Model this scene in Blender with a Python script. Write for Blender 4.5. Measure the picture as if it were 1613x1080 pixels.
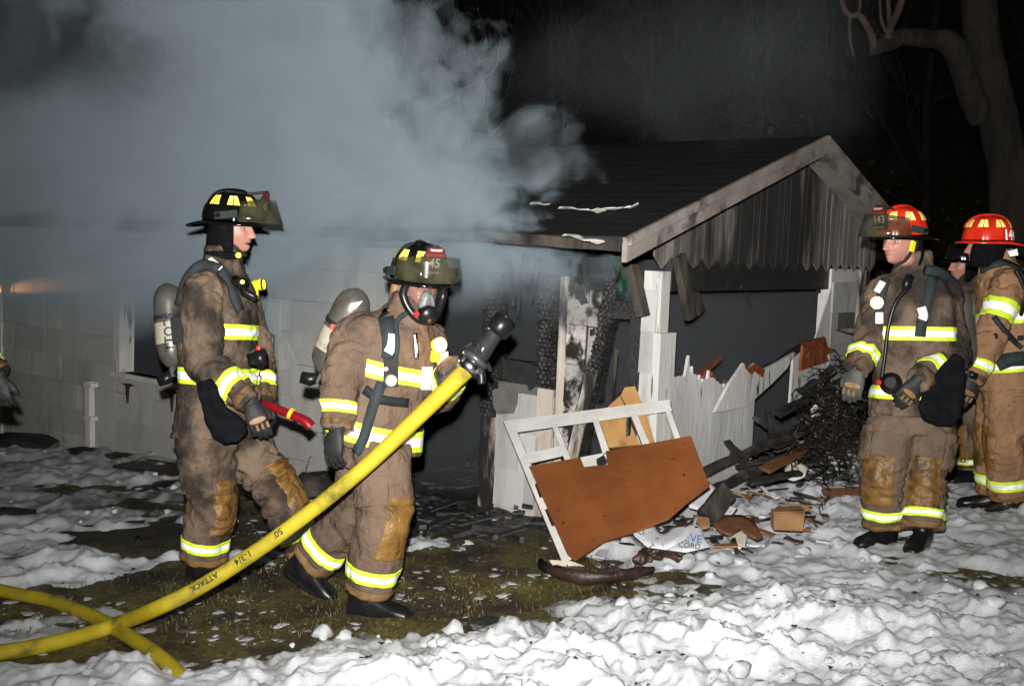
import bpy, bmesh, math, random
import numpy as np
from mathutils import Vector, Matrix
from math import radians, sin, cos, pi, atan, atan2, sqrt

random.seed(7); RNG = np.random.default_rng(11)
scene = bpy.context.scene
COL = scene.collection
for o in list(bpy.data.objects):
    bpy.data.objects.remove(o)

# ------------------------------------------------------------------ camera
FPX, CX, CY = 1650.0, 806.5, 540.0            # focal length and centre in photograph pixels
CAMH = 1.65
PITCH = atan(146 / 1650.0); ROLL = radians(2.2)
CAM = Vector((0, 0, CAMH))
FWD = Vector((0, cos(PITCH), -sin(PITCH)))
_r0 = Vector((1, 0, 0)); _u0 = Vector((0, sin(PITCH), cos(PITCH)))
RGT = _r0 * cos(ROLL) + _u0 * sin(ROLL)
UPV = _u0 * cos(ROLL) - _r0 * sin(ROLL)
cam_data = bpy.data.cameras.new('camera'); cam = bpy.data.objects.new('camera', cam_data); COL.objects.link(cam)
m = Matrix((RGT, UPV, -FWD)).transposed().to_4x4(); m.translation = CAM
cam.matrix_world = m
cam_data.sensor_width = 36.0; cam_data.lens = 36.0 * FPX / 1613.0
cam_data.clip_start = 0.05; cam_data.clip_end = 1000
scene.camera = cam

# ------------------------------------------------------------------ sky, moonlight, camera flash
world = bpy.data.worlds.new('World'); scene.world = world; world.use_nodes = True
wn = world.node_tree.nodes; wl = world.node_tree.links
sky = wn.new('ShaderNodeTexSky'); sky.sky_type = 'NISHITA'; sky.sun_disc = False
sky.sun_elevation = radians(4); sky.sun_rotation = radians(200)
wl.new(sky.outputs[0], wn['Background'].inputs[0]); wn['Background'].inputs[1].default_value = 0.0035

def lamp(name, kind, energy, loc, direction, color, **kw):
    d = bpy.data.lights.new(name, kind); d.energy = energy; d.color = color
    for k, v in kw.items(): setattr(d, k, v)
    o = bpy.data.objects.new(name, d); COL.objects.link(o); o.location = loc
    o.rotation_euler = Vector(direction).to_track_quat('-Z', 'Y').to_euler()
    return o
sun = lamp('moonlight', 'SUN', 0.006, (0, 0, 30), (-0.3, 0.8, -0.6), (0.75, 0.85, 1.0), angle=radians(0.5))
# the photographer's flash gun, 17 cm above the lens: the lamp that lights the photograph
flash = lamp('camera_flash', 'SPOT', 3300, CAM + UPV * 0.17 - RGT * 0.03, FWD + UPV * 0.22 + RGT * 0.03,
             (1.0, 0.965, 0.92), spot_size=radians(96), spot_blend=1.0, shadow_soft_size=0.025)

scene.view_settings.view_transform = 'Standard'; scene.view_settings.look = 'None'
scene.view_settings.exposure = 0.0; scene.view_settings.gamma = 1.0
scene.view_settings.use_curve_mapping = False
scene.render.engine = 'CYCLES'
cy = scene.cycles
cy.max_bounces = 5; cy.diffuse_bounces = 2; cy.glossy_bounces = 2; cy.transmission_bounces = 3
cy.volume_bounces = 0; cy.transparent_max_bounces = 12
cy.volume_step_rate = 0.8; cy.volume_max_steps = 96
cy.use_denoising = True; cy.sample_clamp_indirect = 3.0
cy.use_adaptive_sampling = True; cy.adaptive_threshold = 0.035; cy.adaptive_min_samples = 16

# ------------------------------------------------------------------ geometry of the place
def at(px, py, d):
    """world point seen at a photograph pixel, d metres in front of the camera"""
    return CAM + FWD * d + RGT * ((px - CX) / FPX * d) + UPV * ((CY - py) / FPX * d)
def ray(px, py): return at(px, py, 1.0) - CAM
def gz(x, y):
    """ground height: a lawn that falls gently towards the house, a wooded hill behind it"""
    z = 0.0542 * np.clip(x, -14, 14) - 0.0546 * np.clip(y, -4, 13) + 0.313
    h = np.clip((y - 15.0) / 14.0, 0, None)
    return z + 2.6 * h * h / (1 + 0.28 * h)
def gpt(px, py):
    d = ray(px, py); t = 5.0
    for _ in range(40):
        p = CAM + d * t
        t += (p.z - float(gz(p.x, p.y))) / max(0.05, -(d.z - 0.0542 * d.x + 0.0546 * d.y)) * 0.9
    return CAM + d * t

EL = Vector((-0.79307343, 0.60912605, 0)); EG = Vector((0.60912605, 0.79307343, 0))   # along the long wall / along the gable
CORN = Vector((0.860, 6.114, 0.0)); EAVE = 1.63
def hw(u, g, z): return CORN + EL * u + EG * g + Vector((0, 0, z))
def onL(px, py, g=0.0):
    d = ray(px, py); t = (CORN + EG * g - CAM).dot(EG) / d.dot(EG); p = CAM + d * t
    return (p - CORN).dot(EL), p.z
def onG(px, py, u=0.0):
    d = ray(px, py); t = (CORN + EL * u - CAM).dot(EL) / d.dot(EL); p = CAM + d * t
    return (p - CORN).dot(EG), p.z

# ------------------------------------------------------------------ numpy noise
def _hash(i, j, k, s):
    with np.errstate(over='ignore'):
        h = (i.astype(np.int64) * 374761393 + j.astype(np.int64) * 668265263 + k.astype(np.int64) * 2147483647 + s * 974634777)
        h = (h ^ (h >> 13)) * 1274126177; h = h ^ (h >> 16)
    return (h & 0xffff).astype(np.float64) / 32767.5 - 1.0
def noise3(P, scale=1.0, seed=0):
    P = np.asarray(P, float) * scale
    I = np.floor(P).astype(np.int64); f = P - I; f = f * f * f * (f * (f * 6 - 15) + 10)
    i, j, k = I[:, 0], I[:, 1], I[:, 2]; r = 0
    for a in (0, 1):
        for b in (0, 1):
            for c in (0, 1):
                w = (f[:, 0] if a else 1 - f[:, 0]) * (f[:, 1] if b else 1 - f[:, 1]) * (f[:, 2] if c else 1 - f[:, 2])
                r = r + w * _hash(i + a, j + b, k + c, seed)
    return r
def fbm(P, scale, octs=4, seed=0, gain=0.5):
    r = 0; a = 1.0; t = 0
    for o in range(octs):
        r = r + a * noise3(P, scale * 2.03 ** o, seed + o * 17); t += a; a *= gain
    return r / t

# ------------------------------------------------------------------ objects
def link(name, me, mat=None, parent=None, smooth=False):
    o = bpy.data.objects.new(name, me); COL.objects.link(o)
    if mat is not None:
        for mm in (mat if isinstance(mat, (list, tuple)) else [mat]):
            if me.materials.find(mm.name) < 0: me.materials.append(mm)
    if parent is not None:
        o.parent = parent
        if parent.type == 'EMPTY': o.matrix_parent_inverse = Matrix.Translation(-parent.location)
    if smooth:
        me.polygons.foreach_set('use_smooth', [True] * len(me.polygons))
    return o
def pymesh(name, verts, faces):
    me = bpy.data.meshes.new(name); me.from_pydata([tuple(v) for v in verts], [], faces); me.update(); return me
def obj(name, vf, mat, parent=None, smooth=False):
    return link(name, pymesh(name, vf[0], vf[1]), mat, parent, smooth)
def thing(name, label, cat, loc=(0, 0, 0), group=None):
    o = bpy.data.objects.new(name, None); COL.objects.link(o); o.location = loc; o.empty_display_size = 0.1
    tag(o, label, cat, group); return o
def tag(o, label=None, cat=None, group=None, kind=None):
    if label: o['label'] = label
    if cat: o['category'] = cat
    if group: o['group'] = group
    if kind: o['kind'] = kind
    return o
def join(*vfs):
    V = []; Fc = []
    for v, f in vfs:
        n = len(V); V += [tuple(q) for q in v]; Fc += [tuple(i + n for i in q) for q in f]
    return V, Fc
BOXF = [(0, 3, 2, 1), (4, 5, 6, 7), (0, 1, 5, 4), (1, 2, 6, 5), (2, 3, 7, 6), (3, 0, 4, 7)]
def boxf(P):        # 8 points: bottom ring, top ring
    return [tuple(p) for p in P], list(BOXF)
def hbox(u0, u1, g0, g1, z0, z1):
    return boxf([hw(u0, g0, z0), hw(u0, g1, z0), hw(u1, g1, z0), hw(u1, g0, z0),
                 hw(u0, g0, z1), hw(u0, g1, z1), hw(u1, g1, z1), hw(u1, g0, z1)])
def cbox(c, sx, sy, sz, M=None):
    P = [Vector((a * sx / 2, b * sy / 2, e * sz / 2)) for e in (-1, 1) for a, b in ((-1, -1), (1, -1), (1, 1), (-1, 1))]
    M = M or Matrix.Identity(3)
    return boxf([Vector(c) + M @ p for p in P])
def frame(d, up=(0, 0, 1)):
    d = Vector(d).normalized(); up = Vector(up)
    if abs(d.dot(up.normalized())) > 0.98: up = Vector((0, 1, 0)) if abs(d.y) < 0.9 else Vector((1, 0, 0))
    s = d.cross(up).normalized(); return d, s, s.cross(d).normalized()
def beam(p0, p1, w, t, up=(0, 0, 1), seg=1, jit=0.0, taper=1.0, seed=0):
    """a board or stick from p0 to p1; w across, t thick along 'up'"""
    p0 = Vector(p0); p1 = Vector(p1); d, s, n = frame(p1 - p0, up); rr = random.Random(seed)
    V = []; Fc = []
    for i in range(seg + 1):
        k = i / seg; c = p0.lerp(p1, k); ww = w * (1 + (taper - 1) * k); tt = t * (1 + (taper - 1) * k)
        for a, b in ((-1, -1), (1, -1), (1, 1), (-1, 1)):
            j = Vector((rr.uniform(-1, 1), rr.uniform(-1, 1), rr.uniform(-1, 1))) * jit
            V.append(c + s * (a * ww / 2) + n * (b * tt / 2) + j)
        if i:
            q = 4 * i
            for e in range(4):
                Fc.append((q - 4 + e, q - 4 + (e + 1) % 4, q + (e + 1) % 4, q + e))
    Fc += [(3, 2, 1, 0), (4 * seg, 4 * seg + 1, 4 * seg + 2, 4 * seg + 3)]
    return V, Fc
def loft(rings, n=20, caps=True):
    """rings: (centre, vector a, vector b [, squareness])"""
    V = []; Fc = []
    for r in rings:
        c, a, b = Vector(r[0]), Vector(r[1]), Vector(r[2]); q = r[3] if len(r) > 3 else 1.0
        for i in range(n):
            t = 2 * pi * i / n; x, y = cos(t), sin(t)
            x = math.copysign(abs(x) ** q, x); y = math.copysign(abs(y) ** q, y)
            V.append(c + a * x + b * y)
    for k in range(len(rings) - 1):
        for i in range(n):
            j = (i + 1) % n
            Fc.append((k * n + i, k * n + j, (k + 1) * n + j, (k + 1) * n + i))
    if caps:
        Fc.append(tuple(range(n - 1, -1, -1))); Fc.append(tuple((len(rings) - 1) * n + i for i in range(n)))
    return V, Fc
def catmull(pts, vals, per=6):
    P = [Vector(p) for p in pts]; out = []; ov = []
    for i in range(len(P) - 1):
        a = P[max(0, i - 1)]; b = P[i]; c = P[i + 1]; d = P[min(len(P) - 1, i + 2)]
        for k in range(per):
            t = k / per
            out.append(0.5 * ((2 * b) + (c - a) * t + (2 * a - 5 * b + 4 * c - d) * t * t + (3 * b - 3 * c + d - a) * t ** 3))
            ov.append(vals[i] + (vals[i + 1] - vals[i]) * t)
    out.append(P[-1]); ov.append(vals[-1]); return out, ov
def tube(pts, rad, n=10, flat=1.0, up=(0, 0, 1), caps=True):
    P = [Vector(p) for p in pts]; rad = rad if isinstance(rad, (list, tuple)) else [rad] * len(P)
    rings = []; prev = None
    for i, p in enumerate(P):
        d = (P[min(i + 1, len(P) - 1)] - P[max(i - 1, 0)]).normalized()
        if prev is None: _, s, nn = frame(d, up)
        else:
            s = (prev - d * prev.dot(d)).normalized(); nn = s.cross(d).normalized()
        prev = s
        rings.append((p, s * rad[i], nn * rad[i] * flat))
    return loft(rings, n, caps)
def ctube(pts, rad, n=10, per=6, **k):
    rad = rad if isinstance(rad, (list, tuple)) else [rad] * len(pts)
    P, R = catmull(pts, rad, per); return tube(P, R, n, **k)
def prism(poly, thick):
    """poly: 3D points of a flat outline, thick: offset vector"""
    n = len(poly); P = [Vector(p) for p in poly]; V = P + [p + Vector(thick) for p in P]
    F_ = [tuple(range(n)), tuple(range(2 * n - 1, n - 1, -1))]
    for i in range(n):
        j = (i + 1) % n; F_.append((j, i, n + i, n + j))
    return V, F_
def remeshed(vf, voxel, smooth=4, factor=0.5):
    me = pymesh('tmp', *vf)
    bm = bmesh.new(); bm.from_mesh(me); bmesh.ops.recalc_face_normals(bm, faces=bm.faces); bm.to_mesh(me); bm.free()
    o = bpy.data.objects.new('tmp', me); COL.objects.link(o)
    r = o.modifiers.new('r', 'REMESH'); r.mode = 'VOXEL'; r.voxel_size = voxel
    if smooth:
        s = o.modifiers.new('s', 'SMOOTH'); s.iterations = smooth; s.factor = factor
    dg = bpy.context.evaluated_depsgraph_get(); ev = o.evaluated_get(dg)
    out = bpy.data.meshes.new_from_object(ev)
    bpy.data.objects.remove(o); bpy.data.meshes.remove(me)
    return out
def coords(me):
    a = np.empty(len(me.vertices) * 3); me.vertices.foreach_get('co', a); return a.reshape(-1, 3)
def normals(me):
    a = np.empty(len(me.vertices) * 3); me.vertex_normals.foreach_get('vector', a); return a.reshape(-1, 3)
def setco(me, a):
    me.vertices.foreach_set('co', np.ascontiguousarray(a, float).ravel()); me.update()

# ------------------------------------------------------------------ procedural materials
def lin(r, g, b):
    f = lambda c: (c / 255 / 12.92) if c <= 10 else ((c / 255 + 0.055) / 1.055) ** 2.4
    return (f(r), f(g), f(b))
def pmat(name, c1, c2=None, scale=8.0, soot=None, soot_scale=3.0, soot_at=0.55, soot_soft=0.12, rough=0.8, bump=0.0,
         bump_scale=60.0, metal=0.0, spec=0.3, stretch=(1, 1, 1), rnd=0.0, coords_='Object', alpha=None, coat=0.0, bstretch=None, bdist=0.01):
    mt = bpy.data.materials.new(name); mt.use_nodes = True
    N = mt.node_tree.nodes; L = mt.node_tree.links; b = N['Principled BSDF']
    b.inputs['Roughness'].default_value = rough; b.inputs['Metallic'].default_value = metal
    b.inputs['Specular IOR Level'].default_value = spec; b.inputs['Coat Weight'].default_value = coat
    tc = N.new('ShaderNodeTexCoord'); mp = N.new('ShaderNodeMapping'); mp.inputs['Scale'].default_value = stretch
    L.new(tc.outputs[coords_], mp.inputs[0])
    def tex(sc, det=5, vec=mp.outputs[0], ro=0.6):
        t = N.new('ShaderNodeTexNoise'); t.inputs['Scale'].default_value = sc; t.inputs['Detail'].default_value = det
        t.inputs['Roughness'].default_value = ro; L.new(vec, t.inputs['Vector']); return t.outputs['Fac']
    def mix(fac, a, bb):
        x = N.new('ShaderNodeMix'); x.data_type = 'RGBA'
        if isinstance(fac, (int, float)): x.inputs[0].default_value = fac
        else: L.new(fac, x.inputs[0])
        for s, v in ((6, a), (7, bb)):
            if isinstance(v, tuple): x.inputs[s].default_value = (*v[:3], 1)
            else: L.new(v, x.inputs[s])
        return x.outputs[2]
    def ramp(v, lo, hi):
        r = N.new('ShaderNodeMapRange'); r.inputs[1].default_value = lo; r.inputs[2].default_value = hi
        r.interpolation_type = 'SMOOTHSTEP'; L.new(v, r.inputs[0]); return r.outputs[0]
    col = c1
    if c2 is not None: col = mix(ramp(tex(scale), 0.3, 0.7), c1, c2)
    if rnd:
        oi = N.new('ShaderNodeObjectInfo')
        col = mix(ramp(oi.outputs['Random'], 0, 1), col, tuple(max(0, c * (1 - rnd)) for c in (c2 or c1)))
    if soot is not None:
        col = mix(ramp(tex(soot_scale, 6), soot_at - soot_soft, soot_at + soot_soft), col, soot)
    if isinstance(col, tuple): b.inputs['Base Color'].default_value = (*col[:3], 1)
    else: L.new(col, b.inputs['Base Color'])
    if bump:
        vec = mp.outputs[0]
        if bstretch:
            m2 = N.new('ShaderNodeMapping'); m2.inputs['Scale'].default_value = bstretch; L.new(tc.outputs[coords_], m2.inputs[0]); vec = m2.outputs[0]
        bp = N.new('ShaderNodeBump'); bp.inputs['Strength'].default_value = bump; bp.inputs['Distance'].default_value = bdist
        L.new(tex(bump_scale, 4, vec), bp.inputs['Height']); L.new(bp.outputs[0], b.inputs['Normal'])
    if alpha is not None: b.inputs['Alpha'].default_value = alpha
    return mt
def plain(name, c, rough=0.6, **k): return pmat(name, c, rough=rough, **k)
def emit(name, c, s):
    mt = bpy.data.materials.new(name); mt.use_nodes = True; b = mt.node_tree.nodes['Principled BSDF']
    b.inputs['Base Color'].default_value = (*c, 1); b.inputs['Emission Color'].default_value = (*c, 1)
    b.inputs['Emission Strength'].default_value = s; return mt
def textmesh(s, size, bold=0.0):
    cu = bpy.data.curves.new('t', 'FONT'); cu.body = s; cu.size = size; cu.align_x = 'CENTER'; cu.align_y = 'CENTER'; cu.offset = bold
    cu.resolution_u = 3
    o = bpy.data.objects.new('t', cu); COL.objects.link(o)
    me = bpy.data.meshes.new_from_object(o.evaluated_get(bpy.context.evaluated_depsgraph_get()))
    bpy.data.objects.remove(o); bpy.data.curves.remove(cu)
    return me
def lettering(s, size, mapf, mat, parent, name='lettering', bold=0.0, mirror=False):
    """flat print: letters of s mapped on to a surface by mapf(x, y)"""
    me = textmesh(s, size, bold); c = coords(me)
    setco(me, np.array([tuple(mapf(-p[0] if mirror else p[0], p[1])) for p in c]))
    return link(name, me, mat, parent)
# ================================================================== ground, snow, grass
def blobs(X, Y, lst):
    r = np.zeros_like(X)
    for px, py, rx, ry, a in lst:
        c = gpt(px, py); r += a * np.exp(-(((X - c.x) / rx) ** 2 + ((Y - c.y) / ry) ** 2))
    return r
BARE = [(0, 938, .3, .12, .07), (80, 957, .3, .12, .07), (150, 985, .25, .1, .07), (215, 1022, .25, .1, .07), (265, 1056, .2, .08, .07), (0, 1045, .35, .1, .08), (110, 1032, .35, .1, .08), (190, 1008, .3, .1, .08), (640, 925, 1.05, 0.55, 0.17), (420, 935, 0.7, 0.34, 0.12), (860, 880, 0.42, 0.42, 0.13), (250, 850, 0.8, 0.4, 0.12), (330, 800, .5, .25, .08), (130, 770, .5, .2, .06), (700, 985, 0.55, 0.2, 0.06), (420, 1010, 0.5, 0.16, 0.05),
        (720, 800, 0.8, 0.5, 0.25), (560, 810, 0.8, 0.5, 0.12), (640, 770, 0.7, 0.6, 0.2), (330, 770, 0.8, 0.5, 0.05), (30, 690, 1.0, 0.6, 0.07), (200, 800, 0.3, 0.25, 0.06),
        (850, 830, 0.4, 0.4, 0.15), (1210, 700, 0.7, 0.9, 0.12), (1565, 915, 0.16, 0.14, 0.13), (300, 1010, 0.25, 0.12, 0.06), (10, 812, 0.3, 0.16, 0.12), (60, 850, 0.3, .1, -.05),
        (1380, 790, 0.5, 0.3, -0.03), (1305, 745, 0.42, 0.3, -0.22), (1345, 705, 0.3, 0.28, -0.16), (945, 872, .14, .10, -.13), (1000, 852, .22, .12, -.17), (1055, 828, .2, .14, -.18), (1085, 800, .15, .12, -.1), (1050, 1000, 0.9, 0.45, -0.05), (1400, 1000, 0.8, 0.5, -0.05), (1500, 700, 0.6, 0.6, -0.10),
        (560, 1075, 0.8, 0.2, -0.05), (80, 860, 0.6, 0.25, -0.03), (960, 860, 0.35, 0.25, -0.05), (1540, 770, .6, .3, .03)]
DIRT = [(120, 860, .9, .3, .25), (330, 780, 1.0, .5, .45), (60, 780, 1.2, .5, .3), (150, 730, 1.5, .6, .15), (250, 800, 1.0, 0.5, 0.8), (100, 740, 1.6, 0.8, 0.45), (300, 1000, 1.2, 0.35, 0.55), (650, 950, 1.3, 0.5, 0.7), (1200, 730, 1.0, 0.7, 0.6), (1560, 920, 0.35, 0.25, 0.9), (1480, 810, 0.5, 0.3, 0.35),
        (1100, 840, 0.6, 0.18, 0.35), (1130, 870, 0.5, 0.15, 0.3), (520, 1030, 0.9, 0.2, 0.3), (1000, 850, 0.4, 0.3, 0.3)]
def thick(X, Y):
    P = np.c_[X, Y, np.zeros_like(X)]
    n = fbm(P, 1.3, 3, 5)
    return 0.044 + 0.04 * n + 0.045 * fbm(P, 4.5, 2, 9) + 0.03 * fbm(P, 11, 3, 15) - blobs(X, Y, BARE)
def snow_relief(X, Y):
    P = np.c_[X, Y, 0 * X]
    w = np.c_[noise3(P, 3.1, 71), noise3(P, 3.1, 72), 0 * X] * 0.1
    Q = P + w
    a = np.abs(noise3(Q, 4.2, 21)); b = np.abs(noise3(Q * np.array([1, 1.3, 1]), 10.5, 22)); c = np.abs(noise3(Q, 24.0, 23)); d = noise3(P, 60.0, 24)
    m = np.clip(0.55 + fbm(P, 0.8, 2, 31) * 0.9, 0.25, 1.2)
    return m * (0.042 * (a - 0.25) + 0.027 * (b - 0.25) + 0.014 * (c - 0.25) + 0.007 * (np.abs(noise3(Q, 47.0, 26)) - .25)) + 0.0012 * d

CR = np.random.default_rng(77); NCL = 7000
_cy = 2.6 * (9.5 / 2.6) ** CR.random(NCL); _cx = (CR.random(NCL) * 1.44 - 0.72) * _cy; _cr = 0.008 + 0.045 * CR.random(NCL) ** 4
_ck = (fbm(np.c_[_cx, _cy, 0 * _cx], 1.6, 3, 61) > -0.12); CLOD = np.c_[_cx, _cy, _cr, CR.uniform(.25, .62, NCL)][_ck]
def surf(x, y):
    """top of the snow, or of the lawn where it shows"""
    X_, Y_ = np.atleast_1d(np.asarray(x, float)), np.atleast_1d(np.asarray(y, float)); T_ = thick(X_, Y_)
    r = np.maximum(gz(X_, Y_), gz(X_, Y_) + 0.9 * T_ + snow_relief(X_, Y_) * np.clip(T_ / 0.05, 0, 1.3)); return r if np.ndim(x) else float(r[0])
# ground sheet
xs = np.unique(np.concatenate([np.linspace(-8, 8, 300), -8 - np.geomspace(0.1, 180, 40), 8 + np.geomspace(0.1, 180, 40)]))
ys = np.unique(np.concatenate([np.linspace(2, 14, 260), 2 - np.geomspace(0.1, 40, 14), 14 + np.geomspace(0.1, 200, 60)]))
X, Y = np.meshgrid(xs, ys); X = X.ravel(); Y = Y.ravel(); P = np.c_[X, Y, 0 * X]
far = np.clip((Y - 13) / 6, 0, 1)
Z = gz(X, Y) + 0.018 * fbm(P, 3.0, 3, 3) + 0.012 * fbm(P, 14, 2, 4) + far * (0.5 * fbm(P, 0.25, 3, 6))
nx, ny = len(xs), len(ys); idx = np.arange(nx * ny).reshape(ny, nx)
faces = np.stack([idx[:-1, :-1], idx[:-1, 1:], idx[1:, 1:], idx[1:, :-1]], -1).reshape(-1, 4)
me = bpy.data.meshes.new('ground'); me.from_pydata(np.c_[X, Y, Z].tolist(), [], faces.tolist()); me.update()

def ground_material():
    mt = bpy.data.materials.new('wet_lawn'); mt.use_nodes = True; N = mt.node_tree.nodes; L = mt.node_tree.links; b = N['Principled BSDF']
    tc = N.new('ShaderNodeTexCoord')
    def tex(s, d=6, ro=.65):
        t = N.new('ShaderNodeTexNoise'); t.inputs['Scale'].default_value = s; t.inputs['Detail'].default_value = d; t.inputs['Roughness'].default_value = ro
        L.new(tc.outputs['Object'], t.inputs['Vector']); return t.outputs['Fac']
    def rampc(v, stops):
        r = N.new('ShaderNodeValToRGB'); L.new(v, r.inputs[0]); e = r.color_ramp.elements
        e[0].position = stops[0][0]; e[0].color = (*stops[0][1], 1); e[1].position = stops[-1][0]; e[1].color = (*stops[-1][1], 1)
        for p, c in stops[1:-1]:
            q = e.new(p); q.color = (*c, 1)
        return r.outputs[0]
    g = rampc(tex(3.2), [(0.34, (0.012, 0.010, 0.008)), (0.43, (0.045, 0.032, 0.014)), (0.5, (0.085, 0.062, 0.024)), (0.56, (0.10, 0.10, 0.02)), (0.63, (0.13, 0.10, 0.035)), (0.74, (0.075, 0.035, 0.016))])
    f = rampc(tex(45, 3), [(0.35, (0.25, 0.25, 0.25)), (0.65, (1.5, 1.5, 1.4))])
    mu = N.new('ShaderNodeMix'); mu.data_type = 'RGBA'; mu.blend_type = 'MULTIPLY'; mu.inputs[0].default_value = 1; L.new(g, mu.inputs[6]); L.new(f, mu.inputs[7])
    # charcoal and ash trodden in near the house
    at_ = N.new('ShaderNodeAttribute'); at_.attribute_name = 'char'
    m2 = N.new('ShaderNodeMix'); m2.data_type = 'RGBA'; L.new(at_.outputs['Fac'], m2.inputs[0]); L.new(mu.outputs[2], m2.inputs[6]); m2.inputs[7].default_value = (0.008, 0.008, 0.009, 1)
    L.new(m2.outputs[2], b.inputs['Base Color']); b.inputs['Roughness'].default_value = 0.55
    bp = N.new('ShaderNodeBump'); bp.inputs['Strength'].default_value = 0.9; bp.inputs['Distance'].default_value = 0.02
    L.new(tex(70, 4), bp.inputs['Height']); L.new(bp.outputs[0], b.inputs['Normal'])
    return mt
ground = link('ground', me, ground_material(), smooth=True); tag(ground, kind='structure')
ch = blobs(X, Y, [(720, 790, 0.9, 0.55, 1.3), (600, 780, 0.9, 0.6, 1.0), (850, 815, 0.6, 0.3, 0.9), (1200, 700, 1.3, 1.0, 1.1), (250, 840, 1.0, .35, 1.1), (380, 900, .7, .2, .6), (150, 790, .6, .3, .8), (30, 690, .9, .5, .8), (380, 745, 1.0, .4, .6)])
ch = np.clip(ch * (0.8 + 0.9 * fbm(P, 5, 3, 8)), 0, 1)
a = me.attributes.new('char', 'FLOAT', 'POINT'); a.data.foreach_set('value', ch)

# snow sheet: lies on the ground, dips under it where the lawn has melted through
s_ = np.linspace(-0.74, 0.74, 640); y_ = np.geomspace(2.5, 15.0, 470)
S, Y = np.meshgrid(s_, y_); X = (S * Y).ravel(); Y = Y.ravel(); P = np.c_[X, Y, 0 * X]
T = thick(X, Y); T = np.minimum(T, 0.05 + 0.5 * (T - 0.05).clip(0)) if False else T
rel = snow_relief(X, Y) * np.clip(T / 0.05, 0, 1.3)
# clods of trodden snow pressed into the sheet
CH = np.zeros((len(y_), len(s_))); Xg = X.reshape(CH.shape); Yg = Y.reshape(CH.shape); wob = (0.45 * noise3(P, 22.0, 83) + .4 * noise3(P, 55.0, 84)).reshape(CH.shape)
for cx_, cy__, cr_, ch_ in CLOD:
    j0, j1 = np.searchsorted(y_, [cy__ - cr_ * 1.4, cy__ + cr_ * 1.4]); i0, i1 = np.searchsorted(s_, [(cx_ - cr_ * 1.5) / cy__, (cx_ + cr_ * 1.5) / cy__])
    if j1 <= j0 or i1 <= i0: continue
    sl = np.s_[j0:j1, i0:i1]; q = np.hypot(Xg[sl] - cx_, Yg[sl] - cy__) / cr_ * (1 + wob[sl]); CH[sl] = np.maximum(CH[sl], cr_ * ch_ * np.clip(1 - q ** 2.2, 0, 1) ** .8)
rel = rel + CH.ravel() * np.clip(T / 0.03, 0, 1)
Z = gz(X, Y) + 0.9 * T + rel
idx = np.arange(len(X)).reshape(len(y_), len(s_))
faces = np.stack([idx[:-1, :-1], idx[:-1, 1:], idx[1:, 1:], idx[1:, :-1]], -1).reshape(-1, 4)
keep = (T + rel)[faces].max(1) > -0.02
# no snow inside the house
du = (X - CORN.x) * EL.x + (Y - CORN.y) * EL.y; dg = (X - CORN.x) * EG.x + (Y - CORN.y) * EG.y
inside = (du > 0.02) & (dg > 0.02)
keep &= ~inside[faces].any(1)
me = bpy.data.meshes.new('snow'); me.from_pydata(np.c_[X, Y, Z].tolist(), [], faces[keep].tolist()); me.update()
bm = bmesh.new(); bm.from_mesh(me); bmesh.ops.delete(bm, geom=[v for v in bm.verts if not v.link_faces], context='VERTS'); bm.to_mesh(me); bm.free()
c = coords(me); Xd, Yd = c[:, 0], c[:, 1]; Pd = np.c_[Xd, Yd, 0 * Xd]
dirt = blobs(Xd, Yd, DIRT) + 0.3 * fbm(Pd, 2.2, 4, 51) + 0.25 * np.clip(0.03 - thick(Xd, Yd), 0, .04) / 0.04 + 0.05
dirt = np.clip(dirt * (0.75 + 0.7 * fbm(Pd, 9, 3, 52)), 0, 1)
a = me.attributes.new('dirt', 'FLOAT', 'POINT'); a.data.foreach_set('value', dirt)
def snow_material():
    mt = bpy.data.materials.new('trampled_snow'); mt.use_nodes = True; N = mt.node_tree.nodes; L = mt.node_tree.links; b = N['Principled BSDF']
    at_ = N.new('ShaderNodeAttribute'); at_.attribute_name = 'dirt'
    tc = N.new('ShaderNodeTexCoord'); t = N.new('ShaderNodeTexNoise'); t.inputs['Scale'].default_value = 28; t.inputs['Detail'].default_value = 6; L.new(tc.outputs['Object'], t.inputs['Vector'])
    r = N.new('ShaderNodeValToRGB'); L.new(at_.outputs['Fac'], r.inputs[0]); e = r.color_ramp.elements
    e[0].position = 0.0; e[0].color = (0.52, 0.54, 0.57, 1); e[1].position = 0.9; e[1].color = (0.10, 0.10, 0.10, 1); q = e.new(0.35); q.color = (0.34, 0.35, 0.36, 1)
    sp = N.new('ShaderNodeMapRange'); sp.inputs[1].default_value = 0.69; sp.inputs[2].default_value = 0.76; L.new(t.outputs['Fac'], sp.inputs[0])
    mx = N.new('ShaderNodeMix'); mx.data_type = 'RGBA'; L.new(sp.outputs[0], mx.inputs[0]); L.new(r.outputs[0], mx.inputs[6]); mx.inputs[7].default_value = (0.06, 0.05, 0.045, 1)
    L.new(mx.outputs[2], b.inputs['Base Color']); b.inputs['Subsurface Weight'].default_value = 0.65; b.inputs['Subsurface Radius'].default_value = (1, 1, 1); b.inputs['Subsurface Scale'].default_value = 0.022; b.inputs['Roughness'].default_value = 0.5; b.inputs['Specular IOR Level'].default_value = 0.3
    t2 = N.new('ShaderNodeTexNoise'); t2.inputs['Scale'].default_value = 130; t2.inputs['Detail'].default_value = 4; L.new(tc.outputs['Object'], t2.inputs['Vector'])
    bp = N.new('ShaderNodeBump'); bp.inputs['Strength'].default_value = 0.45; bp.inputs['Distance'].default_value = 0.008; L.new(t2.outputs['Fac'], bp.inputs['Height']); L.new(bp.outputs[0], b.inputs['Normal'])
    return mt
SNOW = snow_material()
snow = link('snow', me, SNOW, smooth=True); tag(snow, kind='structure')

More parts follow.
